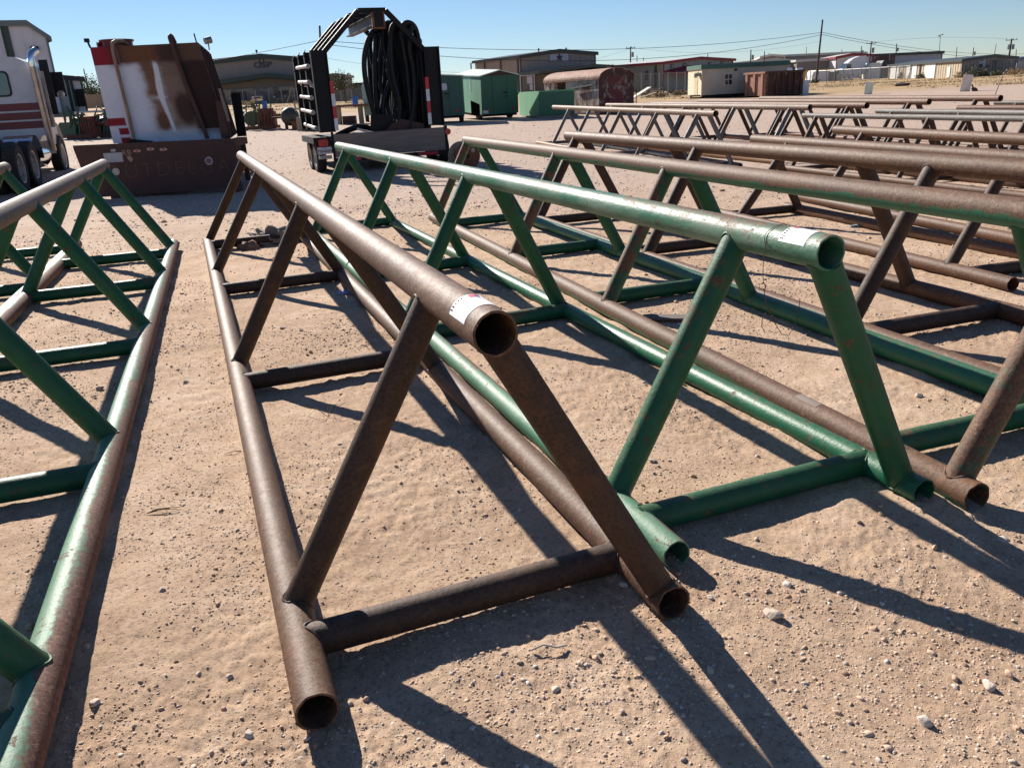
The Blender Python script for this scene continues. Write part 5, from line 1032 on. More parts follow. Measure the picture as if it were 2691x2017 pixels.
e, P, slab, Lu, Lv, gz, zt = building('white_annex', 'lower white annex with dark trim beside the tall white building', A, B, C, TZ_(A, 150, 203), TZ_(B, 205, 208.5), .08, TZ_(A, 152, 201), (white2_m, white2_m, dkroof_m, trimdk_m), .4, .9)
for a_, w_ in ((152, .14), (181, .14), (192, .12)):
    s_, _ = fp(A, B, a_+2, 250); mb = MB(); slab(mb, s_-w_, s_+w_, -.14, -.05, 0, zt(s_)-.2); mb.build('trim_strip', trimgrn_m, e)
mb = MB(); s_, z_ = fp(A, B, 206, 250); slab(mb, s_-.35, s_+.35, -.3, -.05, z_-gz-1, z_-gz+.5); mb.build('meter_box', black_m, e)
A = atY(198, 290, 104.); mb = MB(); mb.box(0, 9, 0, .3, -1, 1.55); mb.box(-.1, 9.1, -.05, .35, 1.55, 1.7); o = mb.build('yard_wall', worn('sand_wall', (.36, .28, .2), None, .6, .85), None); o.location = (A[0], A[1], G(A[0], A[1])); tag(o, 'sand coloured yard wall on the skyline between annex and stained tank', 'wall')
A = atY(232, 296, 75.); mb = MB(); mb.box(-1.2, 4, 0, .35, -.2, .16); o = mb.build('kerb_block', plain('kerb_pale', (.62, .6, .56), .8), None); o.location = (A[0], A[1], G(A[0], A[1])); tag(o, 'long pale kerb at the yard edge left of the stained tank', 'kerb')
# sandy building seen through the cage
shed('sand_building', 'sand coloured flat building seen through the open half of the hose cage', ((862, 199), (906, 199), (884, 197)), 150, None, (tansid_m, tansid_m, tansid_m, tansid_m), depth=8)
shed('low_grey_building', 'low grey flat building on the skyline beside the sand coloured one', ((905, 226), (975, 220), (940, 222)), 158, None, (greysid_m, greysid_m, dkroof_m, dkroof_m), depth=8)

# ------------------------------------------------------------------ fences
mesh_m, t, b = newmat('chain_link'); tc = N(t, 'ShaderNodeTexCoord'); mp = N(t, 'ShaderNodeMapping'); mp.inputs['Rotation'].default_value = (0, R(45), 0); t.links.new(tc.outputs['Object'], mp.inputs[0])
sp = N(t, 'ShaderNodeSeparateXYZ'); t.links.new(mp.outputs[0], sp.inputs[0])
def wv(o): return math2(t, 'LESS_THAN', math2(t, 'FRACT', math2(t, 'MULTIPLY', o, 12.)), .17)
al = math2(t, 'MAXIMUM', wv(sp.outputs[0]), wv(sp.outputs[2])); t.links.new(al, b.inputs['Alpha']); b.inputs['Base Color'].default_value = (.17, .165, .16, 1); b.inputs['Roughness'].default_value = .5
galv_m = worn('galvanised', (.33, .33, .32), (.22, .22, .21), 5, .45, .5, bmp=0)
def fence(label, pts, h, n, group=None):
    P0 = np.array(pts[0][:2]); e = thing('chain_link_fence', label, 'fence', (P0[0], P0[1], G(*P0)))
    for a, b_ in zip(pts, pts[1:]):
        a = np.array(a[:2]); b_ = np.array(b_[:2])
        for k in range(n+1):
            q = a+(b_-a)*k/n; z = G(*q)-e.location.z; mb = MB(); mb.cyl((q[0]-P0[0], q[1]-P0[1], z-.1), (q[0]-P0[0], q[1]-P0[1], z+h+.08), .06, n=6); mb.build('post', galv_m, e)
        mb = MB(); mb.cyl((a[0]-P0[0], a[1]-P0[1], G(*a)-e.location.z+h), (b_[0]-P0[0], b_[1]-P0[1], G(*b_)-e.location.z+h), .042, n=5); mb.build('top_rail', galv_m, e)
        mb = MB(); mb.add([(a[0]-P0[0], a[1]-P0[1], G(*a)-e.location.z+.03), (b_[0]-P0[0], b_[1]-P0[1], G(*b_)-e.location.z+.03), (b_[0]-P0[0], b_[1]-P0[1], G(*b_)-e.location.z+h), (a[0]-P0[0], a[1]-P0[1], G(*a)-e.location.z+h)], [(0, 1, 2, 3)]); mb.build('wire_mesh', mesh_m, e)
F1 = [hit(2128, 217), hit(2335, 209), hit(2510, 202)]
fence('long chain link fence in front of the parked semi trucks and garage doors', F1, 1.75, 9)
fence('chain link fence with a pale top rail before the brown garage end wall', [hit(2510, 202), hit(2612, 198), hit(2740, 192)], 1.75, 6)
fence('chain link fence in front of the tan workshop and its parked trucks', [atY(575, 272, 130.), atY(880, 262, 126.)], 2., 9)
fence('chain link fence behind the open cage beside the round tree', [atY(870, 265, 122.), atY(1010, 258, 120.)], 2., 5)
fence('chain link fence right of the arched shed before the red trimmed building', [atY(1662, 250, 88.), atY(1800, 245, 92.)], 2.2, 6)

# ------------------------------------------------------------------ trees, bushes, dry grass
leaf_m, t, b = newmat('foliage'); ge = N(t, 'ShaderNodeNewGeometry'); t.links.new(ramp(t, ge.outputs['Random Per Island'], [(0, (.035, .05, .018)), (.5, (.07, .085, .03)), (1, (.12, .12, .05))]), b.inputs['Base Color']); b.inputs['Roughness'].default_value = .7
dry_m, t, b = newmat('dry_foliage'); ge = N(t, 'ShaderNodeNewGeometry'); t.links.new(ramp(t, ge.outputs['Random Per Island'], [(0, (.26, .185, .10)), (.5, (.40, .29, .155)), (1, (.52, .40, .22))]), b.inputs['Base Color']); b.inputs['Roughness'].default_value = .8
scrub_m, t, b = newmat('scrub_foliage'); ge = N(t, 'ShaderNodeNewGeometry'); t.links.new(ramp(t, ge.outputs['Random Per Island'], [(0, (.06, .06, .035)), (.5, (.13, .12, .07)), (1, (.2, .17, .1))]), b.inputs['Base Color']); b.inputs['Roughness'].default_value = .8
bark_m = worn('bark', (.12, .09, .065), None, 4, .9)
def leaves(n, rx, ry, rz_, cz, sz_, rs, clump=14):
    C = rs.randn(clump, 3); C /= np.linalg.norm(C, axis=1)[:, None]; C *= rs.uniform(.35, .8, (clump, 1)); c = C[rs.randint(0, clump, n)]
    p = c+rs.randn(n, 3)*.20; p[:, 2] = np.abs(p[:, 2]+.35)-.35; p = p*np.array([rx, ry, rz_])+np.array([0, 0, cz])
    a = rs.randn(n, 3); a /= np.linalg.norm(a, axis=1)[:, None]; b_ = np.cross(a, rs.randn(n, 3)); b_ /= np.linalg.norm(b_, axis=1)[:, None]
    s = sz_*rs.uniform(.6, 1.4, (n, 1)); V = np.stack([p-a*s, p+b_*s*.5, p+a*s, p-b_*s*.5], 1).reshape(-1, 3); F = np.arange(4*n).reshape(n, 4); return V, F
def tree(label, P, r, h, seed, n=1500, mat=None):
    rs = np.random.RandomState(seed); e = thing('small_tree', label, 'tree', (P[0], P[1], G(P[0], P[1])-.05)); mb = MB(); mb.tube([(0, 0, 0), (.03, 0, h*.25), (0, .03, h*.5), (0, 0, h*.8)], [h*.035, h*.028, h*.02, h*.008], 7)
    for k in range(6): a = rs.rand()*6.28; mb.tube([(0, 0, h*(.25+.06*k)), (r*.35*math.cos(a), r*.35*math.sin(a), h*(.42+.06*k)), (r*.7*math.cos(a), r*.7*math.sin(a), h*(.5+.07*k))], [h*.014, h*.01, h*.004], 5)
    mb.build('trunk', bark_m, e, True); V, F = leaves(n, r, r, h*.45, h*.56, h*.028, rs, 22); o = arrmesh('crown', V, F, mat or leaf_m, e); return e
tree('round green tree on the skyline seen between hose cage posts', atY(908, 262, 118.), 2.0, 4.2, 3)
tree('dark tree above the pale yard wall left of the stained tank', atY(233, 275, 130.), 3.2, 5.0, 5)
tree('second small dark tree close to the tank at the left skyline', atY(258, 280, 128.), 1.9, 4.0, 6)
def bush(label, P, r, h, seed, mat, n=500, group='scrub bushes along the fences'):
    rs = np.random.RandomState(seed); V, F = leaves(n, r, r*.8, h*.7, h*.35, .11, rs, 9); o = arrmesh('bush', V, F, mat); o.location = (P[0], P[1], G(P[0], P[1])); return tag(o, label, 'bush', group)
for i, (px, py, r, h, mt, lb) in enumerate(((2370, 207, 1.3, 1.1, leaf_m, 'dark green bush at the fence left of the middle garage door'), (2425, 206, 1.2, .9, scrub_m, 'brownish bush at the fence between garage doors'),
      (2552, 203, 1.7, 1.5, leaf_m, 'largest green bush in front of the dark windowed garage end'), (2590, 201, 1.2, .9, scrub_m, 'scrubby bush right of the large green bush by the fence'), (2530, 204, 1.1, .8, dry_m, 'dry pale bush at the corner of the garage building'),
      (2670, 199, 1.6, 1.2, dry_m, 'dry tan bush near the right picture edge'), (2137, 219, .9, .8, leaf_m, 'small green bush at the foot of the tall wooden pole'), (2620, 200, 1., .7, scrub_m, 'small scrub by the right hand fence'),
      (1706, 251, 1.0, .8, scrub_m, 'dark scrub bush behind the broken white panel'), (1752, 250, 1.3, .9, scrub_m, 'wide scrub bush below the red trimmed building'), (1790, 250, .9, .6, dry_m, 'dry bush left of the cream office end'), (1730, 256, 1.2, .7, dry_m, 'low dry bush right of the broken panel'),
      (752, 270, 1.5, 1.0, dry_m, 'bright straw coloured bush below the leaning timber post'), (735, 272, 1.1, .8, dry_m, 'smaller straw bush left of the brighter one'), (705, 272, .8, .6, leaf_m, 'small green weed before the workshop door'), (640, 277, 1.6, .7, dry_m, 'low dry bush near the rusty machinery at the left'))):
    P = hit(px, py)
    if P[1] > 140: P = atY(px, py, 126.)
    bush(lb, P, r, h, 40+i, mt)
# dry grass of the field: one mass
rs = np.random.RandomState(77); n = 16000
ang = rs.uniform(-.42, .72, n); rr = rs.uniform(75, 150, n); x = rr*np.sin(ang); y = rr*np.cos(ang)
dn = pnoise(x*.08, y*.16)+.5*pnoise(x*.3, y*.4); keep = (rs.rand(n) < np.clip(.2+2.6*dn, 0, 1)) & ~((x > -12) & (x < 14)) ; x = x[keep]; y = y[keep]; n = len(x)
k = 5; X = np.repeat(x, k)+rs.randn(n*k)*.25; Y = np.repeat(y, k)+rs.randn(n*k)*.25; Z = base_g(X, Y); a = rs.rand(n*k)*6.28; hgt = rs.uniform(.04, .17, n*k); w_ = .05
V = np.stack([np.stack([X-w_*np.cos(a), Y-w_*np.sin(a), Z-.05], 1), np.stack([X+w_*np.cos(a), Y+w_*np.sin(a), Z-.05], 1), np.stack([X+rs.randn(n*k)*.1, Y+rs.randn(n*k)*.1, Z+hgt], 1)], 1).reshape(-1, 3)
tag(arrmesh('dry_grass', V, np.arange(len(V)).reshape(-1, 3), dry_m), 'dry straw coloured grass over the field behind the yard', 'grass', kind='stuff')

# ------------------------------------------------------------------ poles and wires
pole_m = worn('pole_wood', (.085, .065, .055), (.05, .04, .035), 3, .85)
pol_tops = {}
def pole(label, px0, py0, px1, py1, Y, r=.14, arm=0, can=False, lamp=False, mat=None, name='utility_pole'):
    T = atY(px0, py0, Y); Bm = atY(px1, py1, Y); gz_ = G(Bm[0], Bm[1]); e = thing(name, label, 'pole', (Bm[0], Bm[1], gz_-.1)); h = T[2]-gz_+.1; dx = T[0]-Bm[0]
    mb = MB(); mb.cyl((0, 0, 0), (dx, 0, h), r, r*.7, 8); mb.build('shaft', mat or pole_m, e, True, 60)
    if arm: mb = MB(); mb.bar((dx-arm, 0, h-.25), (dx+arm, 0, h-.25), .1, .1); [mb.cyl((dx+s*arm*.9, 0, h-.2), (dx+s*arm*.9, 0, h+.05), .05, n=5) for s in (-1, 1, .3)]; mb.build('cross_arm', pole_m, e)
    if can: mb = MB(); [mb.cyl((dx+s_, -.1, h-1.9), (dx+s_, -.1, h-1.0), .24, n=8) for s_ in ((.4,) if can == 1 else (-.42, .42))]; mb.build('transformer', galv_m, e, True, 40)
    if lamp: mb = MB(); mb.box(dx-.5, dx-.15, -.2, .2, h-.35, h-.05); mb.box(dx+.15, dx+.55, -.2, .2, h-.1, h+.15); mb.build('flood_light', galv_m, e)
    return np.array([T[0], T[1], T[2]])
Tp1 = pole('tall bare wooden pole leaning slightly beside the dumpster carrying two wires', 2161.8, 52, 2144, 219, hit(2144, 219.5)[1], .17)
Tp2 = pole('wooden pole with cross arm and hardware before the white workshop', 2290, 110.6, 2284, 178, 160., .15, .9, 1)
Tp0 = pole('tall pole rising behind the hose cage', 840, 68, 846, 262, 95., .15)
Tp9 = pole('big pole with two transformers near the right edge', 2659, 102, 2651, 152, 165., .2, 1.1, 2)
for a in [('short pole with transformer above the dark long warehouse', 2264, 122, 2261, 175, 230., .16, 0, 1), ('short pole with transformer above the long white building', 2356.5, 115, 2353, 175, 225., .16, 0, 1),
          ('thin pole standing right of the long white building', 2515, 124, 2512, 170, 230., .12), ('pole with a small box behind the garage roof', 2559, 125, 2554, 170, 220., .14, 0, 1),
          ('pole with transformer above the red trimmed roof', 1657, 123, 1656.6, 220, 170., .16, .9, 1), ('thin pole right of the transformer pole behind the grey roof', 1674, 146, 1674, 215, 210., .12), ('short thin pole just left of the grey building peak', 1691, 152, 1691, 215, 210., .12),
          ('pole with transformer behind the portable office roof', 1973.5, 131, 1970.7, 205, 175., .15, 0, 1), ('bare pole behind the green edged office roof', 2009.5, 135, 2007, 200, 185., .13), ('thin short pole on the peak of the tan warehouse', 2021, 139, 2021, 185, 240., .12),
          ('slim short pole behind the red trimmed gable', 1860, 142, 1860, 200, 190., .12), ('thin pole above the left end of the dark warehouse', 2119.5, 123, 2119, 180, 260., .1), ('thin pole midway above the dark warehouse', 2212.5, 130, 2212, 175, 235., .12), ('pole on the skyline left of the stained tank', 219.8, 181, 233, 240, 120., .1),
          ('pole seen in the cage opening beside the round tree', 923.5, 200, 924.5, 240, 170., .13, .5, 0), ('thin pole near the far right edge behind the blue building', 2671, 130, 2670, 165, 200., .1)]: pole(*a)
pole('grey light mast with two flood lights above the long white building', 2471.5, 92, 2466, 175, 200., .09, 0, 0, True, galv_m, 'light_mast')
mb = MB(); T = atY(2618, 116, 190.); Bm = atY(2610, 160, 190.); pole('leaning pole wound with red bunting behind the garage roof', 2618, 116, 2610, 160, 190., .09, 0, 0, False, plain('bunting_pole', (.25, .12, .11), .7))
def cable(label, A, B, sag, r=.022, n=18):
    A = np.array(A); B = np.array(B); mb = MB(); mb.tube([A+(B-A)*u-np.array([0, 0, sag*4*u*(1-u)]) for u in np.linspace(0, 1, n)], r, 5); o = mb.build('power_line', black_m, None); return tag(o, label, 'cable', 'overhead power lines')
W0_ = [atY(838, y_, 95.) for y_ in (107, 115)]; Y1 = Tp1[1]; W1_ = [atY(2159.5, y_, Y1) for y_ in (85.5, 91.5)]
Lf = atY(-60, 205, 130.)
for i in (0, 1):
    nm = 'upper' if i == 0 else 'lower'
    cable('%s black wire sagging past the white sign to the tall bare pole' % nm, W0_[i], W1_[i], 1.6 if i == 0 else 2.6, .028)
    E_ = [atY(2760, 137, 210.), atY(2760, 147, 210.)][i]
    cable('%s black wire falling from the tall bare pole to the right skyline' % nm, W1_[i], E_, 1.5, .03)
cable('single black wire running left from the cage pole over the tank', W0_[0], Lf, 1.2, .028)
cable('thin wire from the cross arm pole to the big transformer pole at right', atY(2290, 112, 160.), atY(2659, 104, 165.), -.6, .014)
cable('thin wire high behind the brown workshop roof', atY(1657, 125, 170.), atY(2159, 108, 170.), 1.5, .013)
cable('thin wire low in the sky between hose cage and brown workshop', atY(838, 150, 110.), atY(1657, 128, 170.), 3., .014)

# ------------------------------------------------------------------ vehicles
def pickup(label, P, rz, body, chrome=True):
    e = thing('pickup_truck', label, 'pickup truck', (P[0], P[1], G(P[0], P[1])), rz, 'vehicles parked by the tan workshop')
    # local: front faces -y
    mb = MB(); mb.prism([(0, .5), (0, 1.12), (.15, 1.2), (1.35, 1.28), (2.0, 1.85), (3.3, 1.88), (3.75, 1.3), (5.6, 1.3), (5.6, .5)], -.98, .98, 'x'); mb.build('body', body, e)
    mb = MB(); mb.add([(-.82, 1.40, 1.32), (.82, 1.40, 1.32), (.74, 1.98, 1.82), (-.74, 1.98, 1.82)], [(0, 1, 2, 3)]); mb.build('windshield', glass_m, e)
    mb = MB(); mb.box(-.72, .72, -.05, -.005, .68, 1.08); g_ = mb.build('grille', chrome_m if chrome else trimdk_m, e)
    mb = MB(); mb.box(-.6, .6, -.07, -.051, .76, 1.0); mb.build('grille_insert', trimdk_m, g_)
    for s in (-1, 1): mb = MB(); mb.box(s*.86-.11, s*.86+.11, -.04, .0, .8, 1.05); mb.build('headlight', tapew_m, e)
    mb = MB(); mb.box(-.98, .98, -.14, -.02, .42, .64); mb.build('bumper', chrome_m if chrome else body, e)
    for s in (-1, 1):
        for y_ in (.95, 4.5): wheel(e, s*.86, y_, .4, .4, .26, None, s, 14)
        mb = MB(); mb.box(s*1.15-.12, s*1.15+.12, 1.9, 2.0, 1.25, 1.5); mb.build('side_mirror', body, e)
    return e
dkpaint_m = plain('car_black', (.02, .022, .026), .25); gypaint_m = plain('car_grey', (.16, .17, .19), .25); navy_m = plain('car_navy', (.03, .04, .06), .25)
for px, py, Y, bd, ch, lb in ((620, 276, 133.5, dkpaint_m, False, 'dark pickup nearest the tank in the row by the tan workshop'), (678, 273, 133.5, gypaint_m, True, 'grey pickup with bright chrome grille left of the workshop door'), (737, 269, 134., dkpaint_m, False, 'black car parked right of the workshop door'), (785, 267, 134., navy_m, False, 'navy pickup parked next to the hose trailer post')):
    pickup(lb, atY(px, py, Y), R(random.uniform(-6, 6)), bd, ch)
def semi(label, P, rz, body, dark=False):
    e = thing('semi_truck', label, 'semi truck', (P[0], P[1], G(P[0], P[1])), rz, 'semi trucks parked behind the fence')
    # local: front faces -x
    mb = MB(); mb.prism([(0, .7), (0, 1.35), (.25, 1.6), (1.5, 1.85), (1.9, 2.0), (2.6, 2.9), (3.4, 3.5), (4.5, 3.85), (5.6, 3.9), (5.6, .8)], -1.15, 1.15, 'y'); mb.build('cab', body, e)
    mb = MB(); mb.prism([(1.75, 1.92), (2.0, 2.0), (2.6, 2.75), (2.45, 2.78)], -1.05, 1.05, 'y'); mb.build('windshield', glass_m, e)
    for s in (-1, 1):
        mb = MB(); mb.box(2.3, 3.1, s*1.15-.02, s*1.15+.02, 1.9, 2.6); mb.build('side_window', glass_m, e)
    mb = MB(); mb.box(5.6, 9, -.5, .5, .8, 1.0); mb.build('frame_rail', black_m, e)
    for x_ in (1.1, 6.6, 7.9):
        for s in (-1, 1):
            mb = MB(); mb.lathe([(.3, -.14), (.5, -.14), (.52, 0), (.5, .14), (.3, .14)], (x_, s*1.0, .52), 'y', 16, True); mb.build('tyre', tyre_m, e, True); mb = MB(); mb.lathe([(.02, 0), (.3, .05), (.3, -.05), (.02, -.03)], (x_, s*1.06, .52), 'y', 12); mb.build('rim', rim_m, e)
    return e
maroon_m = plain('maroon_paint', (.085, .018, .022), .3); semiw_m = plain('semi_white', (.68, .68, .7), .3)
YB = F1[0][1]+9
Q = atY(2182, 212, YB); semi('white semi truck with a sweeping aerodynamic roof behind the fence', Q, R(-3), semiw_m)
Q = atY(2246, 210, YB+6); semi('maroon semi truck parked right behind the white one', Q, R(-28), maroon_m)
Q = atY(2262, 209, YB+11); semi('dark maroon semi truck whose roof steps down toward the wooden pole', Q, R(-8), maroon_m)
def boxthing(name, label, cat, P, w_, d_, h_, mat, rz=0, rounded=False, z=0, group=None):
    mb = MB()
    if rounded: mb.prism([(0, 0), (0, h_*.55), (w_*.07, h_*.85), (w_*.2, h_), (w_*.85, h_), (w_, h_*.8), (w_, 0)], 0, d_)
    else: mb.box(0, w_, 0, d_, 0, h_); mb.box(-.04, w_+.04, -.04, d_+.04, h_*.93, h_+.03)
    o = mb.build(name, mat, None); o.location = (P[0], P[1], G(P[0], P[1])+z); o.rotation_euler = (0, 0, rz); return tag(o, label, cat, group)
boxthing('white_trailer', 'white rounded cargo trailer just behind the tall wooden pole', 'trailer', atY(2133, 216, YB-4), 2.8, 4, 1.9, semiw_m, R(-4), True)
boxthing('yellow_container', 'yellow container with a white top behind the dumpster', 'container', atY(2102, 216, YB+4), 6.4, 3, 2.0, plain('container_yellow', (.50, .28, .04), .5), R(-3))
for k, (px, lb) in enumerate(((2064, 'left white roll lying on the yellow container top'), (2092, 'right white roll lying on the yellow container top'))):
    Q = atY(px, 186, YB+1); mb = MB(); mb.cyl((0, 0, 0), (1.15, .1, 0), .42, .42, 14); o = mb.build('white_roll', semiw_m, None, True, 40); o.location = Q; tag(o, lb, 'roll')
boxthing('white_shed', 'small white shed behind the fence right of the semi trucks', 'shed', atY(2281, 210, YB-3), 2.0, 4, 2.6, whitedoor_m, R(-8), True)
boxthing('dark_carport', 'dark open shed with a curved roof left of the first garage door', 'shed', atY(2312, 209, YB-2), 1.9, 4, 2.9, trimdk_m, R(-8), True)
boxthing('small_dark_box', 'dark box standing behind the white trailer', 'box', atY(2176, 215, YB-4), 1.8, 3, 1.5, trimdk_m)
for k, px in enumerate((2207, 2224, 2236)):
    Q = atY(px, 209, F1[0][1]+2); mb = MB(); mb.lathe([(.34, -.1), (.5, -.1), (.55, 0), (.5, .1), (.34, .1)], (0, 0, .55), 'y', 18, True); o = mb.build('loose_tyre', worn('dusty_tyre', (.22, .21, .2), None, 4, .9), None, True); o.location = (Q[0], Q[1], G(Q[0], Q[1])); tag(o, 'dusty tyre standing on edge behind the fence below the white semi truck', 'tyre', 'tyres stood behind the fence')

# ------------------------------------------------------------------ machinery and clutter in the yard
def put(o, P, rz=0): o.location = (P[0], P[1], G(P[0], P[1])); o.rotation_euler = (0, 0, rz); return o
rs = np.random.RandomState(21)
olive_m = worn('olive_paint', (.10, .13, .075), (.06, .075, .045), 4, .7, rust=(.2, .1, .05), ramt=.4, rs=4); pgreen_m = worn('old_machine_green', (.05, .10, .06), (.03, .06, .04), 3, .6, rust=(.15, .07, .04), ramt=.32)
redm_m = worn('old_machine_red', (.16, .035, .025), (.09, .03, .02), 3, .7, rust=(.12, .07, .05), ramt=.4)
def machine(label, P, rz, seed, c1, c2, w_=2.2, h_=1.6, accents=()):
    rs = np.random.RandomState(seed); e = thing('machinery_skid', label, 'machinery', (P[0], P[1], G(P[0], P[1])), rz, 'old machinery standing in the yard')
    mb = MB(); mb.box(0, w_, 0, .12, 0, .16); mb.box(0, w_, 1.1, 1.22, 0, .16); [mb.box(x_, x_+.1, .12, 1.1, .04, .16) for x_ in (0, w_*.5, w_-.1)]; mb.build('skid', c2, e)
    mb = MB(); mb.box(w_*.45, w_*.95, .2, 1.0, .16, h_*.55); mb.box(w_*.5, w_*.9, .25, .9, h_*.55, h_*.66); [mb.cyl((w_*(.5+.1*k), .15, h_*.2), (w_*(.5+.1*k), .15, h_*.5), .05, n=8) for k in range(5)]; mb.build('engine_block', c2, e)
    mb = MB(); mb.lathe([(.02, -.2), (.36, -.2), (.4, -.1), (.4, .12), (.3, .2), (.02, .22)], (w_*.25, .6, h_*.36), 'y', 18); mb.lathe([(.02, 0), (.18, 0), (.2, .3), (.02, .32)], (w_*.25, .6, h_*.36), 'x', 12); mb.build('drive_wheel', c1, e, True, 40)
    mb = MB()
    for k in range(9):
        a = (rs.uniform(0, w_), rs.uniform(.05, 1.1), rs.uniform(.2, h_*.8)); b_ = (a[0]+rs.uniform(-.5, .5), a[1]+rs.uniform(-.3, .3), rs.uniform(h_*.4, h_*1.02)); c_ = (b_[0]+rs.uniform(-.4, .4), b_[1], b_[2]-rs.uniform(0, .6))
        mb.tube([a, ((a[0]+b_[0])/2+.1, a[1], (a[2]+b_[2])/2+.1), b_, c_], rs.uniform(.018, .045), 6)
    mb.build('piping', c1, e, True, 60)
    mb = MB(); [mb.bar((x_, .1, .16), (x_+rs.uniform(-.1, .2), .2, h_*rs.uniform(.7, 1.)), .06, .06) for x_ in np.linspace(.05, w_*.5, 4)]; mb.bar((0, .12, h_*.72), (w_*.6, .15, h_*.75), .06, .06); mb.build('frame', c1, e)
    mb = MB(); mb.cyl((w_, .6, h_*.42), (w_+.4, .6, h_*.42), .07, n=10); mb.cyl((w_+.38, .6, h_*.42), (w_+.44, .6, h_*.42), .15, n=12); mb.build('flange', c2, e, True, 40)
    for (mt, x_, z_, s_) in accents:
        mb = MB(); mb.box(x_, x_+s_, .3, .5, z_, z_+s_*1.5); mb.prism([(x_-.05, z_), (x_+s_*.5, z_-.12), (x_+s_, z_)], .28, .52); mb.build('hood', mt, e)
    return e
blue_m = plain('bright_blue', (.02, .12, .42), .4); yel_m = plain('faded_yellow', (.55, .38, .10), .5)
Pm = hit(636, 343); machine('tangle of old engines with blue tank and yellow guard beside the round vessel', Pm, R(3), 1, olive_m, rusto_m, 1.75, 1.55, ((blue_m, 1.15, 1.05, .22), (yel_m, .55, 1.15, .2)))
Pm = hit(176, 366); machine('green and rust red pump skid behind the white truck hood', Pm, R(-8), 2, pgreen_m, redm_m, 1.2, 1.35)
Pm = hit(262, 362); machine('small dark engine beside the left edge of the tank', Pm, R(15), 3, pgreen_m, rustd_m, 1.0, 1.3)
# green bin-like tank near truck
Pm = hit(163, 366); mb = MB(); mb.prism(rrect(.35, .36, .75, .66, .12), 0, .9); o = put(mb.build('green_tank', pgreen_m, None), Pm, R(-8)); tag(o, 'squat dark green tank with a pale top behind the truck front wheel', 'tank')
# round vessel
Pm = hit(742, 342); e = thing('round_vessel', 'dark round vessel on a low stand between machinery and the post box', 'vessel', (Pm[0], Pm[1], G(Pm[0], Pm[1])), R(12))
mb = MB(); mb.lathe([(.02, -.05), (.3, 0), (.42, .12), (.45, .3), (.45, 1.4), (.42, 1.6), (.02, 1.75)], (.45, 0, .62), 'y', 24); mb.build('shell', worn('vessel_paint', (.05, .055, .04), (.03, .035, .028), 4, .45), e, True, 50)
mb = MB(); mb.box(.15, .3, .2, .5, -.05, .35); mb.box(.6, .75, .2, .5, -.05, .35); mb.cyl((-.45, .4, .6), (.05, .4, .6), .05, n=8); mb.build('stand', rustd_m, e)
# post frame and box
Pm = hit(783, 344); e = thing('post_frame', 'dusty timber post frame over a brown box by the trailer posts', 'frame', (Pm[0], Pm[1], G(Pm[0], Pm[1])), R(5))
mb = MB(); mb.box(.35, .6, 0, .2, .0, 1.25); mb.box(-.05, .62, 0, .18, 1.25, 1.37); mb.box(-.03, .04, .02, .1, .9, 1.25); mb.build('post', dust_m, e)
mb = MB(); mb.box(.02, .62, -.3, -.01, 0, .62); mb.build('box', dust_m, e)
Pm = hit(768, 341); boxthing('small_red_box', 'small reddish box beside the round vessel', 'box', Pm, .3, .3, .38, rusto_m)
# bench and clutter seen through the cage
Pm = hit(886, 328); e = thing('work_bench', 'rusty work bench seen through the open half of the cage', 'bench', (Pm[0], Pm[1], G(Pm[0], Pm[1])))
mb = MB(); mb.box(0, 2.6, 0, .8, .9, 1.0); mb.build('bench_top', rusto_m, e); [MB().box(x_, x_+.2, .1, .6, 0, .9).build('leg', dust_m, e) for x_ in (0, 1.2, 2.3)]
mb = MB(); mb.box(.3, 1.0, .1, .6, 0, .42); mb.build('crate', rustd_m, e)
Pm = hit(935, 281); Pm = Pm if Pm[1] < 110 else atY(935, 281, 88.); mb = MB(); mb.cyl((0, 0, 0), (0, 0, .95), .3, .3, 16); mb.cyl((0, 0, .93), (0, 0, .99), .32, .32, 16); o = put(mb.build('blue_barrel', plain('barrel_blue', (.015, .13, .45), .4), None, True, 40), Pm); tag(o, 'bright blue plastic barrel beyond the cage opening', 'barrel')
# leaning timber near fence and the reddish disc behind the racks
Q = atY(753, 269, 124.); mb = MB(); mb.cyl((0, 0, 0), (1.0, 0, 2.2), .06, n=6); o = put(mb.build('leaning_timber', dust_m, None), Q); tag(o, 'pale timber leaning above the straw bushes', 'timber')
Q = hit(1232, 446); e = thing('cable_spool', 'rusty round steel spool lying on edge behind the far end of the racks', 'spool', (Q[0], Q[1], G(Q[0], Q[1])), R(25))
for y_, nm in ((0, 'flange'), (.42, 'flange')): mb = MB(); mb.lathe([(.05, y_), (.29, y_), (.31, y_+.015), (.29, y_+.03), (.05, y_+.03)], (0, 0, .30), 'y', 32, True); mb.build(nm, rusto_m if y_ == 0 else dust_m, e, True, 40)
mb = MB(); mb.cyl((0, .03, .30), (0, .42, .30), .17, .17, 20); mb.build('drum', rustd_m, e, True, 40)
for f_, x_, z_ in ((0, .12, .42),): mb = MB(); mb.cyl((x_, -.01, z_), (x_, -.03, z_), .05, .05, 12); mb.build('bolt_plate', steel_m, e)
# rusty steel at far left picture edge near the tractor wheels
Q = hit(-4, 500); mb = MB(); mb.box(-.8, .12, 0, .5, .1, .72); mb.cyl((-.8, 0, .72), (.1, 0, .72), .06, n=8); o = put(mb.build('rusty_drum_end', rusto_m, None), (Q[0], Q[1])); tag(o, 'rusty steel box at the left edge before the truck wheels', 'scrap')
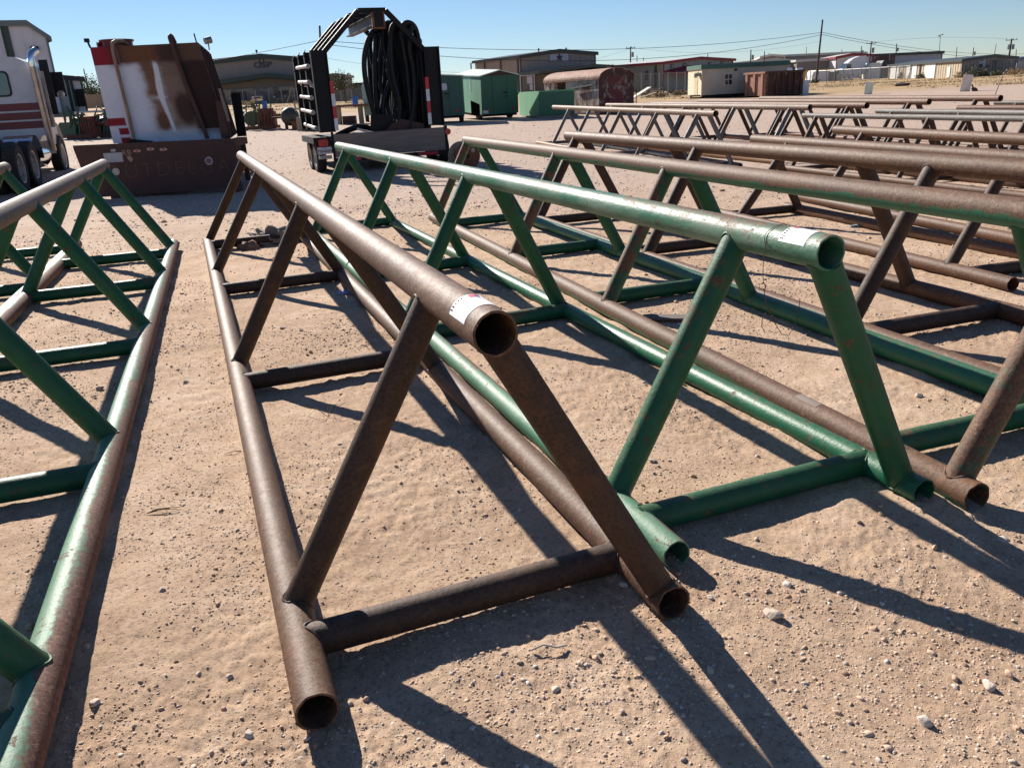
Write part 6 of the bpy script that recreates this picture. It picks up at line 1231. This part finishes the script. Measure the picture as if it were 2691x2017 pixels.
# ------------------------------------------------------------------ litter in the foreground
Q = hit(708, 634)
def crumple(name, label, cat, P, sx, sy, sz_, mat, seed, sub=4):
    rs = np.random.RandomState(seed); v, f = ico(sub); ph = rs.rand(6)*9
    d = 1+.35*np.sin(v[:, 0]*6+ph[0])*np.sin(v[:, 1]*7+ph[1])+.22*np.sin(v[:, 2]*11+ph[2]+v[:, 0]*9)+.1*rs.randn(len(v)); v = v*d[:, None]*np.array([sx, sy, sz_]); v[:, 2] = np.maximum(v[:, 2], -.02)
    o = arrmesh(name, v, f, mat, None, False); o.location = (P[0], P[1], float(GH(P[0], P[1]))+.01); return tag(o, label, cat)
crumple('crumpled_sack', 'crumpled dusty sack lying over the far cross pipe of the brown rack', 'sack', (Q[0]+.05, Q[1], 0), .30, .19, .15, worn('dusty_cloth', (.34, .28, .23), (.2, .15, .12), 12, .95, bmp=.6, bs=25), 3)
Q2 = hit(652, 650); crumple('clay_lump', 'rounded brown clay lump left of the crumpled sack', 'lump', Q2, .11, .08, .075, worn('clay', (.30, .17, .10), (.2, .12, .09), 8, .95), 6, 3)
Q = hit(912, 768); crumple('blue_wrapper', 'shiny blue white plastic wrapper in shadow inside the brown rack', 'wrapper', Q, .10, .05, .022, worn('wrapper_blue', (.10, .14, .35), (.5, .52, .6), 18, .3, bmp=.5), 8, 3)
Q = hit(2255, 594); crumple('blue_rag', 'small blue and white rag lying in the sun beyond the tagged pipe', 'rag', Q, .08, .045, .02, worn('rag_teal', (.06, .22, .28), (.55, .56, .55), 14, .8, bmp=.5), 11, 3)
Q = hit(1748, 840); mb = MB(); mb.prism([(-.14, -.05), (.13, -.07), (.15, .04), (-.10, .06), (-.16, .02)], .012, .024, 'z'); mb.prism([(-.14, -.05), (-.05, -.055), (-.06, .05), (-.16, .02)], .024, .034, 'z'); o = put(mb.build('flat_board', worn('grey_board', (.19, .16, .145), (.12, .10, .09), 7, .8, bmp=.4), None), Q, R(-8)); tag(o, 'thin grey flat board lying on the sand between green and brown racks', 'board')
# twigs
tw_m = worn('twig', (.30, .2, .11), (.18, .12, .07), 9, .9)
for i, (px, py, lb) in enumerate(((590, 1193, 'dry twig lying near the left brown base pipe'), (385, 1350, 'dry straw stalks on the sand left of the brown rack'), (862, 1095, 'tuft of dry stems beside the brown cross pipe'))):
    Q = hit(px, py); mb = MB(); rs = np.random.RandomState(60+i)
    for k in range(5 if i else 2):
        a = rs.rand()*3 if i == 2 else .2+rs.randn()*.25; l = .07+rs.rand()*.07; z1 = .09 if i == 2 else .012
        mb.tube([(0, 0, .004), (l*.5*math.cos(a), l*.5*math.sin(a), .01+z1*.5), (l*math.cos(a), l*math.sin(a), .006+z1*rs.rand())], .0014, 4)
    o = mb.build('dry_twig', tw_m, None); o.location = (Q[0], Q[1], float(GH(Q[0], Q[1]))); tag(o, lb, 'twig')
mb = MB(); mb.tube([(0, 0, .01), (.04, .01, .02), (.08, 0, .015), (.11, .015, .01)], .0035, 6); Q = hit(1395, 1708); o = mb.build('bent_twig', worn('pale_twig', (.5, .45, .38), None, 9, .8), None, True); o.location = (Q[0], Q[1], float(GH(Q[0], Q[1]))); tag(o, 'short pale bent twig in the shadow right of the nearest pipe mouth', 'twig')
